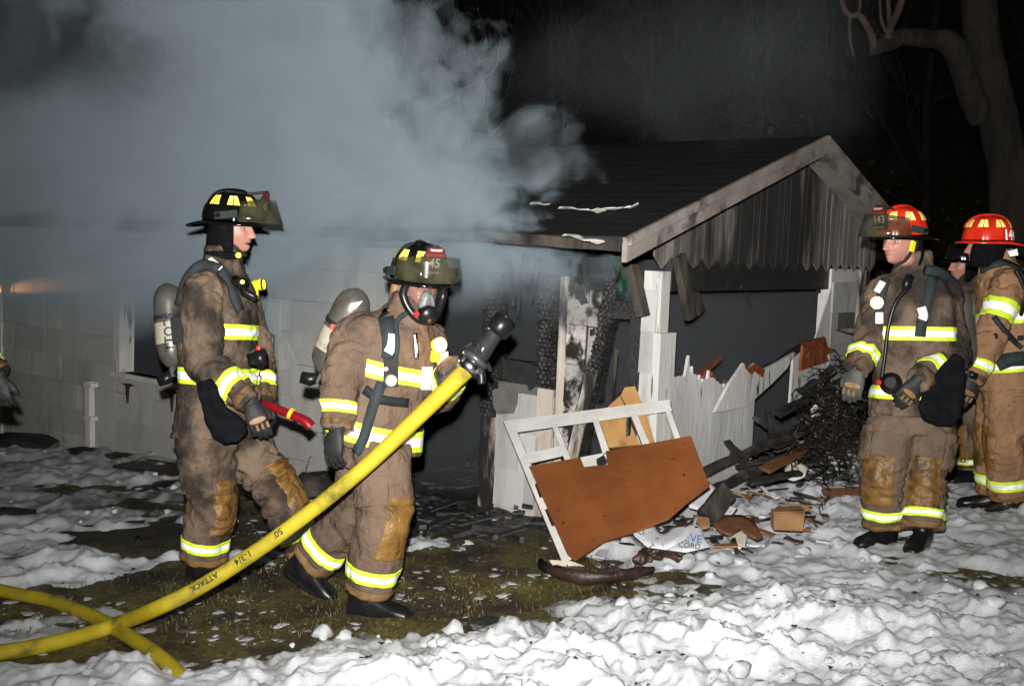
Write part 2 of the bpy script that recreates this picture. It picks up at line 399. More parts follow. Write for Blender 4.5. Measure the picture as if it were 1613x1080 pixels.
# loose lumps of snow
bmi = bmesh.new(); bmesh.ops.create_icosphere(bmi, subdivisions=2, radius=1.0); ICO = np.array([v.co[:] for v in bmi.verts]); ICOF = np.array([[v.index for v in f.verts] for f in bmi.faces]); bmi.free()
V = []; Fc = []; k = 0; D = []
n_try = 9000; yy = 2.8 * (12 / 2.8) ** RNG.random(n_try); xx = (RNG.random(n_try) * 1.4 - 0.7) * yy
tt = thick(xx, yy); cl = fbm(np.c_[xx, yy, 0 * xx], 1.4, 3, 91)
du = (xx - CORN.x) * EL.x + (yy - CORN.y) * EL.y; dg = (xx - CORN.x) * EG.x + (yy - CORN.y) * EG.y
ok = (tt > 0.0) & (cl > -0.05) & ~((du > -0.2) & (dg > -0.2)) & (RNG.random(n_try) < 0.13)
rl = snow_relief(xx, yy)
for i in np.nonzero(ok)[0]:
    r = 0.007 + 0.04 * RNG.random() ** 3.0
    sc = np.array([1, RNG.uniform(.7, 1.2), RNG.uniform(.5, .9)]) * r
    n = 1 + 0.38 * noise3(ICO, 1.6, int(i) % 97) + 0.2 * noise3(ICO, 3.4, int(i) % 89)
    p = ICO * n[:, None] * sc; ang = RNG.random() * 6.28
    p = np.c_[p[:, 0] * cos(ang) - p[:, 1] * sin(ang), p[:, 0] * sin(ang) + p[:, 1] * cos(ang), p[:, 2]]
    zz = gz(xx[i], yy[i]) + 0.9 * tt[i] + rl[i] + r * 0.25
    V.append(p + np.array([xx[i], yy[i], zz])); Fc.append(ICOF + k); k += len(ICO); D.append(np.full(len(ICO), 0.05 + 0.4 * RNG.random()))
me = bpy.data.meshes.new('snow_lumps'); me.from_pydata(np.concatenate(V).tolist(), [], np.concatenate(Fc).tolist()); me.update()
a = me.attributes.new('dirt', 'FLOAT', 'POINT'); a.data.foreach_set('value', np.concatenate(D))
tag(link('snow_lumps', me, SNOW, smooth=True), 'loose lumps of snow kicked up over the trampled lawn', 'snow', kind='stuff')

# crumbs of slush left on the grass
V = []; Fc = []; k = 0; n_try = 5200; yy = 2.9 * (8.5 / 2.9) ** RNG.random(n_try); xx = (RNG.random(n_try) * 1.2 - 0.66) * yy; tt = thick(xx, yy); cl = fbm(np.c_[xx, yy, 0 * xx], 2.6, 3, 191)
du = (xx - CORN.x) * EL.x + (yy - CORN.y) * EL.y; dg = (xx - CORN.x) * EG.x + (yy - CORN.y) * EG.y
for i in np.nonzero((tt < 0.01) & (cl > -.02) & ~((du > -.1) & (dg > -.1)))[0]:
    r = 0.004 + 0.02 * RNG.random() ** 4; n = 1 + 0.7 * noise3(ICO, 1.9, int(i) % 97)
    p = ICO * n[:, None] * np.array([1.5, 1.0, .3]) * r; ang = RNG.random() * 6.28; p = np.c_[p[:, 0] * cos(ang) - p[:, 1] * sin(ang), p[:, 0] * sin(ang) + p[:, 1] * cos(ang), p[:, 2]]
    V.append(p + np.array([xx[i], yy[i], float(gz(xx[i], yy[i])) + .008])); Fc.append(ICOF + k); k += len(ICO)
me = bpy.data.meshes.new('slush_crumbs'); me.from_pydata(np.concatenate(V).tolist(), [], np.concatenate(Fc).tolist()); me.update()
a = me.attributes.new('dirt', 'FLOAT', 'POINT'); a.data.foreach_set('value', np.full(len(me.vertices), .62))
tag(link('slush_crumbs', me, SNOW, smooth=True), 'crumbs of grey slush scattered over the wet grass', 'snow', kind='stuff')
# flakes of ash and leaf litter on snow and grass
V = []; Fc = []; k = 0; n = 2600; yy = 2.9 * (9 / 2.9) ** RNG.random(n); xx = (RNG.random(n) * 1.3 - 0.65) * yy; cl = fbm(np.c_[xx, yy, 0 * xx], 1.1, 3, 291) + 0.35 * blobs(xx, yy, [(1150, 800, .9, .7, 1.0), (650, 880, 1.5, .8, .9), (250, 790, 1.2, .8, .7)])
du = (xx - CORN.x) * EL.x + (yy - CORN.y) * EL.y; dg = (xx - CORN.x) * EG.x + (yy - CORN.y) * EG.y
SZ = surf(xx, yy)
for i in np.nonzero((cl > .1) & ~((du > 0) & (dg > 0)))[0]:
    r = 0.003 + 0.012 * RNG.random() ** 3; z = SZ[i] + .006; a1 = RNG.random() * 6.28
    for q in range(4): V.append((xx[i] + r * cos(a1 + q * 1.57 + RNG.random() * .7) * (1.8 if q % 2 else .7), yy[i] + r * sin(a1 + q * 1.57) * (1.2 if q % 2 else .7), z + RNG.uniform(-.3, .8) * r))
    Fc.append((k, k + 1, k + 2, k + 3)); k += 4
tag(obj('ash_flakes', (V, Fc), pmat('ash_flake', (0.012, 0.010, 0.008), (0.05, 0.028, 0.015), scale=4, rough=.8)), 'black ash flakes and leaf litter strewn over snow and grass', 'ash', kind='stuff')

# matted winter grass
gr = [pmat('grass_blades', (0.075, 0.075, 0.02), (0.13, 0.09, 0.035), scale=5, rough=0.6, soot=(0.03, 0.028, 0.008), soot_scale=3, soot_at=0.5)]
n = 80000; yy = 2.9 * (9.0 / 2.9) ** RNG.random(n); xx = (RNG.random(n) * 1.3 - 0.68) * yy
tt = thick(xx, yy); nb = fbm(np.c_[xx, yy, 0 * xx], 3.0, 3, 41)
dens = blobs(xx, yy, [(640, 930, 1.2, 0.6, 1.0), (420, 930, 0.8, 0.35, 0.9), (850, 890, 0.6, 0.4, 1.0), (330, 1000, .6, .3, .5), (900, 1000, .8, .3, .5)]) + 0.15
ok = (tt < 0.03) & (RNG.random(n) < dens * (0.6 + 1.2 * nb)) & (yy < 7.2)
V = []; Fc = []; k = 0
for i in np.nonzero(ok)[0]:
    h = RNG.uniform(0.008, 0.03); a1 = RNG.random() * 6.28; lean = RNG.uniform(0.4, 1.7); w = RNG.uniform(0.001, 0.0022)
    b0 = np.array([xx[i], yy[i], float(gz(xx[i], yy[i])) - 0.004]); dx = np.array([cos(a1), sin(a1), 0]); sx = np.array([-sin(a1), cos(a1), 0])
    mid = b0 + dx * h * lean * 0.4 + np.array([0, 0, h * 0.75]); tip = b0 + dx * h * lean + np.array([0, 0, h * RNG.uniform(.3, 1.0)])
    V += [b0 - sx * w, b0 + sx * w, mid + sx * w * .8, mid - sx * w * .8, tip]; Fc += [(k, k + 1, k + 2, k + 3), (k + 3, k + 2, k + 4)]; k += 5
me = bpy.data.meshes.new('grass'); me.from_pydata([tuple(v) for v in V], [], Fc); me.update()
tag(link('grass', me, gr[0]), 'short matted brown-green winter grass showing between the snow', 'grass', kind='stuff')
# ================================================================== the burnt house
def zb(u, g=0.0):
    p = hw(u, g, 0); return float(gz(p.x, p.y))
M_SHING = pmat('painted_cement_shingle', (0.44, 0.44, 0.425), (0.32, 0.32, 0.305), scale=2.2, soot=(0.17, 0.165, 0.155), soot_scale=4.0, soot_at=0.64, soot_soft=0.16, rough=0.75, bump=0.35, bump_scale=30, stretch=(1, 1, 0.3), rnd=0.07)
M_SHINGB = pmat('scorched_shingle', (0.55, 0.53, 0.50), (0.30, 0.28, 0.26), scale=7, soot=(0.012, 0.011, 0.010), soot_scale=5.5, soot_at=0.49, soot_soft=0.06, rough=0.75, bump=0.3, bump_scale=30, rnd=0.2)
M_WHITE = pmat('peeling_white_paint', (0.52, 0.52, 0.505), (0.38, 0.375, 0.36), scale=5, soot=(0.04, 0.036, 0.03), soot_scale=17, soot_at=0.63, soot_soft=0.04, rough=0.6, bump=0.6, bump_scale=30, stretch=(1, 1, 0.16))
M_SLAB = pmat('scuffed_white_board', (0.50, 0.505, 0.50), (0.37, 0.37, 0.36), scale=3.5, soot=(0.06, 0.055, 0.05), soot_scale=9, soot_at=0.68, soot_soft=0.06, rough=0.6, bump=0.5, bump_scale=25, stretch=(1, 1, 0.35))
M_WHITEC = pmat('clean_white_paint', (0.58, 0.58, 0.555), (0.47, 0.46, 0.44), scale=6, soot=(0.08, 0.06, 0.05), soot_scale=26, soot_at=0.7, soot_soft=0.02, rough=0.5)
M_HALF = pmat('half_burnt_paint', (0.50, 0.47, 0.42), (0.36, 0.31, 0.26), scale=4, soot=(0.012, 0.011, 0.010), soot_scale=4.5, soot_at=0.50, soot_soft=0.08, rough=0.7, bump=0.5, bump_scale=50, stretch=(1, 1, 0.25))
M_CHAR = pmat('charred_wood', (0.00864, 0.00864, 0.00864), (0.02016, 0.02016, 0.02016), scale=14, rough=0.5, bump=0.8, bump_scale=70, spec=0.5)
M_CHAR2 = pmat('smoked_board', (0.0252, 0.0216, 0.01872), (0.0648, 0.054, 0.0432), scale=6, soot=(0.00864, 0.00864, 0.00792), soot_scale=5, soot_at=0.5, rough=0.7, bump=0.6, bump_scale=60, stretch=(1, 1, .3))
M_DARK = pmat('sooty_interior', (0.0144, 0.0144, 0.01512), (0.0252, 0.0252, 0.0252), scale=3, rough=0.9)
M_RAW = pmat('split_raw_wood', (0.2448, 0.072, 0.0216), (0.144, 0.0324, 0.00936), scale=16, soot=(0.0288, 0.00864, 0.00432), soot_scale=22, soot_at=0.6, rough=0.7, bump=0.9, bump_scale=50, stretch=(1, 1, .35))
M_FASCIA = pmat('smoked_fascia', (0.2376, 0.216, 0.1944), (0.1584, 0.1368, 0.1224), scale=3, soot=(0.0432, 0.0396, 0.036), soot_scale=5, soot_at=0.58, soot_soft=.1, rough=0.7, bump=0.4, bump_scale=40)
M_GABLE = pmat('smoked_gable_board', (0.30, 0.275, 0.255), (0.15, 0.135, 0.12), scale=3.5, soot=(0.05, 0.045, 0.042), soot_scale=3, soot_at=0.6, soot_soft=0.12, rough=0.75, bump=0.4, bump_scale=40, stretch=(1, 1, 0.25), rnd=0.15)
def zone_soot(mt, direction, centre, width, power=1.0, c=(0.011, 0.011, 0.011)):
    """a stain of soot with its own ragged outline, spread along one direction of the wall"""
    N = mt.node_tree.nodes; L = mt.node_tree.links; b = N['Principled BSDF']; src = b.inputs['Base Color'].links[0].from_socket
    tc = N.new('ShaderNodeTexCoord'); dp = N.new('ShaderNodeVectorMath'); dp.operation = 'DOT_PRODUCT'; dp.inputs[1].default_value = tuple(direction); L.new(tc.outputs['Object'], dp.inputs[0])
    mp = N.new('ShaderNodeMapping'); mp.inputs['Scale'].default_value = (1, 1, .3); L.new(tc.outputs['Object'], mp.inputs[0])
    t = N.new('ShaderNodeTexNoise'); t.inputs['Scale'].default_value = 5; t.inputs['Detail'].default_value = 6; L.new(mp.outputs[0], t.inputs['Vector'])
    def m_(op, a, b_):
        x = N.new('ShaderNodeMath'); x.operation = op
        for i, q in enumerate((a, b_)):
            if isinstance(q, (int, float)): x.inputs[i].default_value = q
            else: L.new(q, x.inputs[i])
        return x.outputs[0]
    d = m_('ABSOLUTE', m_('SUBTRACT', dp.outputs['Value'], centre), 0); f = m_('SUBTRACT', 1.0, m_('DIVIDE', d, width)); f = m_('ADD', f, m_('MULTIPLY', m_('SUBTRACT', t.outputs['Fac'], .5), 2.2))
    r = N.new('ShaderNodeMapRange'); r.inputs[1].default_value = -.15; r.inputs[2].default_value = .55; L.new(f, r.inputs[0])
    x = N.new('ShaderNodeMix'); x.data_type = 'RGBA'; L.new(m_('MULTIPLY', r.outputs[0], power), x.inputs[0]); L.new(src, x.inputs[6]); x.inputs[7].default_value = (*c, 1); L.new(x.outputs[2], b.inputs['Base Color'])
zone_soot(M_GABLE, EG, CORN.dot(EG) + 1.45, 1.15, .94)
M_ROOF = pmat('burnt_roof_shingle', (0.01008, 0.01008, 0.01008), (0.01872, 0.01872, 0.01944), scale=6, rough=0.9, bump=0.8, bump_scale=60, rnd=0.3, spec=.1)
M_RUST = pmat('rusty_iron', (0.05, 0.02, 0.01), (0.02, 0.012, 0.01), scale=30, rough=0.8)
M_PATCH = plain('bare_grey_sheathing', (0.1152, 0.1116, 0.1044), 0.8, c2=(0.0864, 0.0828, 0.0756), scale=12)

house = thing('burnt_house', 'burnt white-shingled cottage with smoke-blackened gable and collapsed openings', 'house', hw(3, 2.3, zb(3, 2.3)))
OV = 0.22                     # the roof overhangs the gable by this much
APG, APZ = onG(1301, 214, -OV - .03); TIPG, TIPZ = onG(988, 390, -OV - .03); APZ -= .01; TIPZ += .05
H_U, H_G = 7.75, 2 * APG      # lengths of the long wall and of the gable end
print('GABLE', APG, APZ, TIPG, TIPZ)
EXPO = 0.247

def shingle(u0, u1, z0, z1, mat, skew=0.0, parent=None, lift=0.0):
    t = random.uniform(0, 0.003) + lift
    P = [hw(u0, -0.020 - t, z0), hw(u0, -0.004, z0), hw(u1, -0.004, z0 + skew), hw(u1, -0.020 - t, z0 + skew),
         hw(u0, -0.011 - t, z1), hw(u0, -0.004, z1), hw(u1, -0.004, z1 + skew), hw(u1, -0.011 - t, z1 + skew)]
    return obj('shingle', boxf(P), mat, parent or wallL)
# long wall: sheathing behind the shingles, left of the doorway and right of it
uD0 = onL(762, 700)[0]; uD1 = onL(640, 700)[0] + 0.02
uW0 = onL(436, 520)[0]; uW1 = onL(186, 520)[0]; zW0 = onL(186, 585)[1]; zW1 = 1.38
wallL = obj('long_wall', join(hbox(uD1, uW0, 0, 0.1, -0.75, EAVE), hbox(uW0, uW1, 0, 0.1, -0.75, zW0), hbox(uW0, uW1, 0, 0.1, zW1, EAVE), hbox(uW1, H_U, 0, 0.1, -0.75, EAVE)),
            M_PATCH, house)
rects = [(uD1, uW0, -0.75, EAVE), (uW0, uW1, -0.75, zW0), (uW0, uW1, zW1, EAVE), (uW1, H_U, -0.75, EAVE)]
z0s = [-0.77 + EXPO * i for i in range(11)]
for r_, z in enumerate(z0s):
    u = uD1 - (0.0 if r_ % 2 else 0.305)
    while u < H_U:
        a, b = u + 0.0015, u + 0.61 - 0.0015; u += 0.61
        for (ra, rb, rz0, rz1) in rects:
            lo, hi = max(a, ra), min(b, rb); zl, zh = max(z, rz0), min(z + EXPO - 0.004, rz1)
            if hi - lo > 0.03 and zh - zl > 0.03:
                shingle(lo, hi, zl, zh, M_SHING, random.uniform(-0.004, 0.004))
# broken shingles hanging at the edge of the burnt-out window
for (x, y, w, h, a) in ((438, 500, .22, .25, .3), (458, 560, .2, .2, -.2), (430, 560, .12, .25, .1)):
    u, z = onL(x, y); P = []
    for s, t in ((-1, -1), (1, -1), (1, 1), (-.2, 1.2)):
        P.append(hw(u + (s * w / 2 * cos(a) - t * h / 2 * sin(a)), -0.03, z + s * w / 2 * sin(a) + t * h / 2 * cos(a)))
    obj('broken_shingle', prism(P, -EG * 0.008), M_SHING, wallL)
obj('corner_board', hbox(H_U - 0.02, H_U + 0.1, -0.035, 0.1, -0.7, EAVE), M_WHITEC, house)
win = obj('window_frame', join(hbox(uW1 - 0.07, uW1 + 0.02, -0.03, 0.12, zW0, zW1 + .05), hbox(uW0 - .05, uW1 + .05, -0.045, 0.12, zW0 - 0.04, zW0), hbox(uW0, uW1, -0.03, 0.12, zW1, zW1 + .06)), M_WHITE, house)
# iron brackets below the window, with black scorch-cracks
for x, y in ((206, 605), (276, 617)):
    u, z = onL(x, y)
    obj('iron_bracket', join(prism([hw(u + .12, -.024, z), hw(u - .03, -.024, z + .012), hw(u - .1, -.024, z), hw(u - .03, -.024, z - .018)], -EG * .012),
        prism([hw(u + .025, -.024, z), hw(u - .022, -.024, z), hw(u - 0.005, -.024, z - .17)], -EG * .02)), M_RUST, wallL)
# white downpipe stub with clips
u, zt = onL(152, 600); _, zbm = onL(145, 700)
dp = obj('downpipe', beam(hw(u, -0.06, zbm), hw(u + .02, -0.06, zt), 0.075, 0.055, up=tuple(EG)), M_WHITEC, house)
for z in (zt - .03, zbm + .27): obj('pipe_clip', hbox(u - .06, u + .06, -0.095, -0.02, z - .02, z + .02), M_WHITEC, dp)
# short course of siding between doorway and charred post (burnt window above it)
uS0, uS1 = onL(872, 700)[0], onL(783, 700)[0]
ztop = onL(790, 600)[1]
wallS = obj('low_wall', hbox(uS0, uS1, 0, 0.1, -0.45, ztop - 0.02), M_PATCH, house)
for z in [-0.52, -0.02 - EXPO, -0.02, 0.23, 0.478]:
    zh = min(z + EXPO + .008, ztop)
    um = (uS0 + uS1) / 2 + (0.04 if z > .2 else -.02)
    shingle(uS0, um - .002, z, zh, M_SHING, parent=wallS); shingle(um + .002, uS1, z, zh, M_SHING, parent=wallS, lift=.002)
obj('bare_course', hbox(uS0, uS1, -0.013, -0.004, .73, ztop), M_PATCH, wallS)
ub, zb_ = onL(799, 632); P = [hw(ub + a * .105, -.026, zb_ + b * .09) for a, b in ((-.6, 1), (-1, .75), (-.95, 0), (-.7, -.75), (.55, -1), (.95, -.3), (1, .75), (.2, 1.05))]
obj('bare_patch', prism(P, EG * .006), M_PATCH, wallS)
# charred posts: alligatored blocks
def charpost(name, u0, u1, z0, z1, g0, parent, seed, lean=(0, 0), cell=(0.035, 0.03), amp=0.016):
    nu, nz, ng = max(3, int((u1 - u0) / 0.008)), max(4, int((z1 - z0) / 0.009)), 8
    V = []; Fc = []
    per = [(i / nu, 0.0) for i in range(nu)] + [(1.0, i / ng) for i in range(ng)] + [(1 - i / nu, 1.0) for i in range(nu)] + [(0.0, 1 - i / ng) for i in range(ng)]
    n = len(per); cnt = np.array([((u0 + u1) / 2), g0 + 0.045])
    for k in range(nz + 1):
        for a, b in per:
            V.append((u0 + (u1 - u0) * a, g0 + 0.09 * b, z0 + (z1 - z0) * k / nz))
    A = np.array(V)
    w = 0.012 * np.c_[noise3(A, 18, seed), noise3(A, 18, seed + 1), noise3(A, 18, seed + 2)]
    Bc = (A + w) / np.array([cell[0], cell[0], cell[1]])
    row = np.floor(Bc[:, 2]); Bc[:, 0] += 0.5 * (row % 2); Bc[:, 1] += 0.5 * (row % 2)
    fr = Bc - np.floor(Bc); e = np.minimum(fr, 1 - fr)
    d = np.clip(np.minimum(np.minimum(e[:, 2], 1.0), np.maximum(e[:, 0], e[:, 1] * 0 + 0.0) + 0.05) * 3.2, 0, 1) ** 0.6
    disp = amp * (d - 0.6) + 0.012 * noise3(A, 7, seed + 5)
    dirv = np.c_[(A[:, 0] - cnt[0]), (A[:, 1] - cnt[1]) * 0.9]; dirv /= np.maximum(np.linalg.norm(dirv, axis=1, keepdims=True), 1e-6)
    A[:, 0] += dirv[:, 0] * disp; A[:, 1] += dirv[:, 1] * disp
    h = (A[:, 2] - z0) / (z1 - z0); A[:, 0] += lean[0] * h; A[:, 1] += lean[1] * h
    for k in range(nz):
        for i in range(n):
            j = (i + 1) % n; Fc.append((k * n + i, k * n + j, (k + 1) * n + j, (k + 1) * n + i))
    Fc.append(tuple(range(n))); Fc.append(tuple(nz * n + i for i in range(n - 1, -1, -1)))
    return obj(name, ([hw(*p) for p in A], Fc), M_CHAR, parent)
u0, u1 = onL(786, 600)[0], onL(762, 600)[0]; zc = onL(770, 655)[1]
charpost('charred_door_post', u0, u1, zc, 1.5, -0.02, house, 5)
obj('door_post', hbox(u0, u1, -0.02, 0.07, -0.3, zc), M_HALF, house)
u0, u1 = onL(879, 520)[0], onL(855, 520)[0]; zc = onL(868, 612)[1]
charpost('charred_post', u0, u1, zc, onL(868, 432)[1], -0.035, house, 9, amp=0.022)
obj('white_post', hbox(u0, u1, -0.03, 0.06, -0.3, zc), M_HALF, house)
charpost('burnt_jamb', u1, u1 + .035, zc - .02, 1.45, 0.0, house, 12, amp=.02)
# pale slat and scorched shingles right of the post
u0, u1 = onL(893, 560)[0], onL(881, 560)[0]
obj('smoked_slat', hbox(u0, u1, -0.02, 0.05, 0.1, 1.5), M_HALF, house)
uB0, uB1 = onL(926, 560)[0], onL(893, 560)[0]
back = obj('burnt_wall_strip', hbox(uB0, uB1, 0.0, 0.08, -0.3, 1.50), M_CHAR2, house)
for z in [-0.02 - EXPO, -0.02, 0.225, 0.47, 0.715, 0.96, 1.205]:
    shingle(uB0 + random.uniform(0, .02), uB1, z + .003, z + EXPO - .004, M_SHINGB, parent=back)
uK0, uK1 = onL(945, 560)[0], onL(927, 560)[0]
back2 = obj('burnt_wall_strip', hbox(uK0, uK1, 0.005, 0.07, 0.75, 1.50), M_CHAR2, house)
for z in (0.96, 1.205): shingle(uK0, uK1, z, z + EXPO - .01, M_SHINGB, parent=back2)
shingle(uK0 + .02, uK1, .73, .955, M_SHINGB, parent=back2)
# leaning burnt stud
a, b = onL(966, 440), onL(918, 700)
cst = [(0, .012)]
p0 = hw(b[0], -0.09, b[1] - .15); p1 = hw(a[0], 0.05, a[1])
st = charpost('leaning_stud', -.04, .04, 0, (p1 - p0).length, -0.045, None, 21, cell=(.03, .028), amp=.018)
d, s, n_ = frame(p1 - p0, tuple(EG)); c0 = coords(st.data) - np.array(hw(0, 0, 0))
uu = c0 @ np.array(EL); gg = c0 @ np.array(EG); zz = c0[:, 2]
setco(st.data, np.array([tuple(p0 + s * (-x) + n_ * y + d * z) for x, y, z in zip(uu, gg, zz)])); st.parent = house; st.matrix_parent_inverse = Matrix.Translation(-house.location)
obj('stud_face', beam(p0 - EG * .05, p0.lerp(p1, .52) - EG * .055, .075, .012, up=tuple(EG)), M_HALF, house)
a, b = onL(930, 488), onL(1012, 486)
obj('burnt_lintel', hbox(b[0], a[0], -0.01, 0.09, 0.5 * (a[1] + b[1]) - .055, 0.5 * (a[1] + b[1]) + .05), M_CHAR, house)
obj('burnt_stud', hbox(onL(1010, 500)[0], onL(990, 500)[0], 0.02, 0.1, -.2, 1.5), M_CHAR, house)
obj('sill_rubble', remeshed(join(*[cbox(hw(random.uniform(uS0, uS1), .08, ztop + random.uniform(-.02, .1)), .13, .1, .09, Matrix.Rotation(random.random() * 3, 3, 'X') @ Matrix.Rotation(random.random() * 3, 3, 'Z')) for _ in range(14)]), .012, 1).copy() and ([], []), M_CHAR, house) if False else None
obj('charred_window_rail', hbox(uS0, uS1, .03, .12, ztop - .02, ztop + .14), M_CHAR, house)
a = onL(838, 600); obj('hanging_char', prism([hw(a[0] + .05, -.03, a[1] + .12), hw(a[0] - .07, -.03, a[1] + .1), hw(a[0] - .05, -.03, a[1] - .02), hw(a[0] + .0, -.03, a[1] - .06), hw(a[0] + .04, -.03, a[1] + .03)], EG * .03), M_CHAR, house)
# white corner pilaster, shingled on both faces
uP = onL(1012, 500)[0]
pil = obj('corner_pilaster', hbox(0.0, uP, 0, 0.10, -0.4, 1.56), M_WHITE, house)
for z in [-.5, -0.02 - EXPO, -0.02, 0.225, 0.47, 0.715, 0.96, 1.205]:
    shingle(0.02, uP - random.uniform(0, .012), z, z + EXPO - .003, M_SHING, parent=pil)
gP = onG(1060, 500)[0]
obj('corner_trim', hbox(-0.028, 0.02, -0.03, gP, -0.4, 1.2), M_WHITE, pil)
for (x0, y0, x1, y1, mt) in ((1004, 418, 1022, 498, M_CHAR2), (1062, 402, 1074, 500, M_CHAR2), (1112, 425, 1124, 494, M_CHAR2)):
    if x0 < 1010: p0 = hw(*[onL(x0, y0)[0], -.06, onL(x0, y0)[1]]); p1 = hw(onL(x1, y1)[0], -.06, onL(x1, y1)[1])
    else: q = onG(x0, y0); w = onG(x1, y1); p0 = hw(-.03 if x0 < 1100 else .15, q[0], q[1]); p1 = hw(-.06 if x0 < 1100 else .1, w[0], w[1])
    obj('hanging_rafter', beam(p0, p1, .085, .045, up=tuple(EL)), mt, house)
q = onG(1166, 440, .3); w = onG(1183, 484, .3); obj('dangling_conduit', tube([hw(.3, q[0], q[1]), hw(.3, w[0], w[1])], .012, 8), M_CHAR2, house)
obj('green_plastic_scrap', remeshed(join(cbox(onL(971, 425) and hw(onL(971, 425)[0], -.02, onL(971, 425)[1]), .05, .05, .2, Matrix.Rotation(.3, 3, 'Y'))), .012, 2), M_CHAR, house) if False else None
u, z = onL(972, 425); obj('green_plastic_scrap', beam(hw(u + .03, .0, z + .1), hw(u - .05, .0, z - .12), .05, .03, seg=4, jit=.012), pmat('melted_green_plastic', (0.0, 0.055, 0.025), (0.01, 0.012, 0.012), scale=22, rough=.4), house)

# gable end: low wall of painted boards, torn along its top
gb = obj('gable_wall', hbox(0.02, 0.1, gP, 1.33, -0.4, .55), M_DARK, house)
NB = 3; ga = gP + .004; gbw = (1.33 - gP) / NB
top = [.88, .84, .70]
for i in range(NB):
    g0 = ga + gbw * i; g1 = g0 + gbw - .001; tz = top[i]; rr = random.Random(i + 3); nn = 30
    jag = [tz]
    for _ in range(nn): jag.append(min(tz + .05, max(tz - .08, jag[-1] + rr.uniform(-.022, .022))) + (.05 if rr.random() < .08 else 0))
    if i == 0: jag[15] = tz + .17; jag[16] = tz + .15; jag[14] = tz + .06; jag[17] = tz + .09
    poly = [hw(0, g0, -.38), hw(0, g1, -.38)] + [hw(0, g1 + (g0 - g1) * k / nn, jag[k]) for k in range(nn + 1)]
    wb_ = obj('wall_board', prism(poly, -EL * .018), M_SLAB, gb)
    obj('raw_splinters', prism([hw(.012, g1, tz - .12)] + [hw(.012, g1 + (g0 - g1) * k / nn, jag[k] + rr.uniform(-.05, .045)) for k in range(nn + 1)] + [hw(.012, g0, tz - .12)], -EL * .008), M_RAW if i % 2 else M_CHAR, wb_)
# long splintered board torn away across the opening
def ongp(x, y, u=-.06): q = onG(x, y, u); return hw(u, q[0], q[1])
poly = [ongp(1128, 648), ongp(1180, 612), ongp(1185, 640), ongp(1210, 612), ongp(1240, 580), ongp(1253, 556), ongp(1228, 572), ongp(1206, 582), ongp(1196, 576), ongp(1184, 578), ongp(1172, 572), ongp(1155, 600)]
poly = [ongp(1126, 650), ongp(1176, 640), ongp(1214, 606), ongp(1240, 580), ongp(1253, 555), ongp(1226, 570), ongp(1204, 582), ongp(1190, 572), ongp(1180, 580), ongp(1172, 572), ongp(1150, 604)]
tb = obj('torn_board', prism(poly, EL * .022), M_WHITE, house)
obj('torn_edge', prism([ongp(1172, 572), ongp(1180, 580), ongp(1190, 572), ongp(1204, 582), ongp(1200, 594), ongp(1188, 584), ongp(1183, 590), ongp(1174, 580)], -EL * .006), M_RAW, tb)
obj('broken_batten', beam(ongp(1100, 592, .12), ongp(1134, 562, .12), .04, .03), pmat('reddish_batten', (0.16, 0.055, 0.035), (0.08, .03, .02), scale=20, rough=.7), house)
obj('fallen_top_rail', beam(ongp(1205, 583, .1), ongp(1262, 545, .1), .05, .035, jit=.01, seg=6), M_CHAR, house)
# post right of the big opening and torn sheathing beside it
gp0, gp1 = onG(1306, 500)[0], onG(1345, 500)[0]
post = obj('gable_post', hbox(0, .1, gp0, gp1, -.3, 1.60), M_WHITEC, house)
for z in (-.25, .0, .25, .5, .75, 1.0, 1.25): obj('post_cladding', hbox(-.022, -.004, gp0 + .004, gp1 - .03, z + .006, z + .246), M_SHING, post)
obj('bare_course', hbox(-.028, -.006, gp0 + .12, gp1 - .06, 1.12, 1.25), M_PATCH, post)
obj('wall_hook', ctube([hw(-.03, gp0 + .1, 1.12), hw(-.12, gp0 + .12, 1.10), hw(-.15, gp0 + .2, 1.08), hw(-.15, gp0 + .22, .97)], .008, 6, 4), M_RUST, post)
u = -.01
obj('torn_sheathing', prism([ongp(1250, 566, u), ongp(1298, 527, u), ongp(1306, 535, u), ongp(1311, 560, u), ongp(1308, 600, u), ongp(1295, 595, u), ongp(1260, 640, u), ongp(1244, 650, u)], EL * .02), M_WHITE, house)
rr = random.Random(4)
pl = [(1257, 583), (1262, 541), (1282, 533), (1296, 530), (1300, 545), (1312, 553), (1298, 558), (1302, 568), (1280, 575)]
obj('split_plywood', prism([ongp(x, y, -.04) for x, y in pl], -EL * .02), M_RAW, house)
for i in range(9):
    x, y = rr.uniform(1258, 1300), rr.uniform(540, 575); obj('splinter', beam(ongp(x, y, -.07), ongp(x + rr.uniform(-14, 16), y - rr.uniform(-6, 18), -.12), .018, .006, taper=.2), M_RAW, house)
obj('torn_strip', prism([ongp(1281, 545, -.03), ongp(1309, 455, -.03), ongp(1306, 540, -.03)], EL * .012), M_WHITE, house)
obj('window_header', hbox(.02, .12, gP, gp0, 1.44, 1.6), M_CHAR, house)
obj('gable_plate', hbox(.0, .1, gP, H_G, 1.60, 1.66), M_CHAR, house)
obj('far_gable_post', hbox(0, .1, H_G - .12, H_G, -.3, 1.6), M_HALF, house)
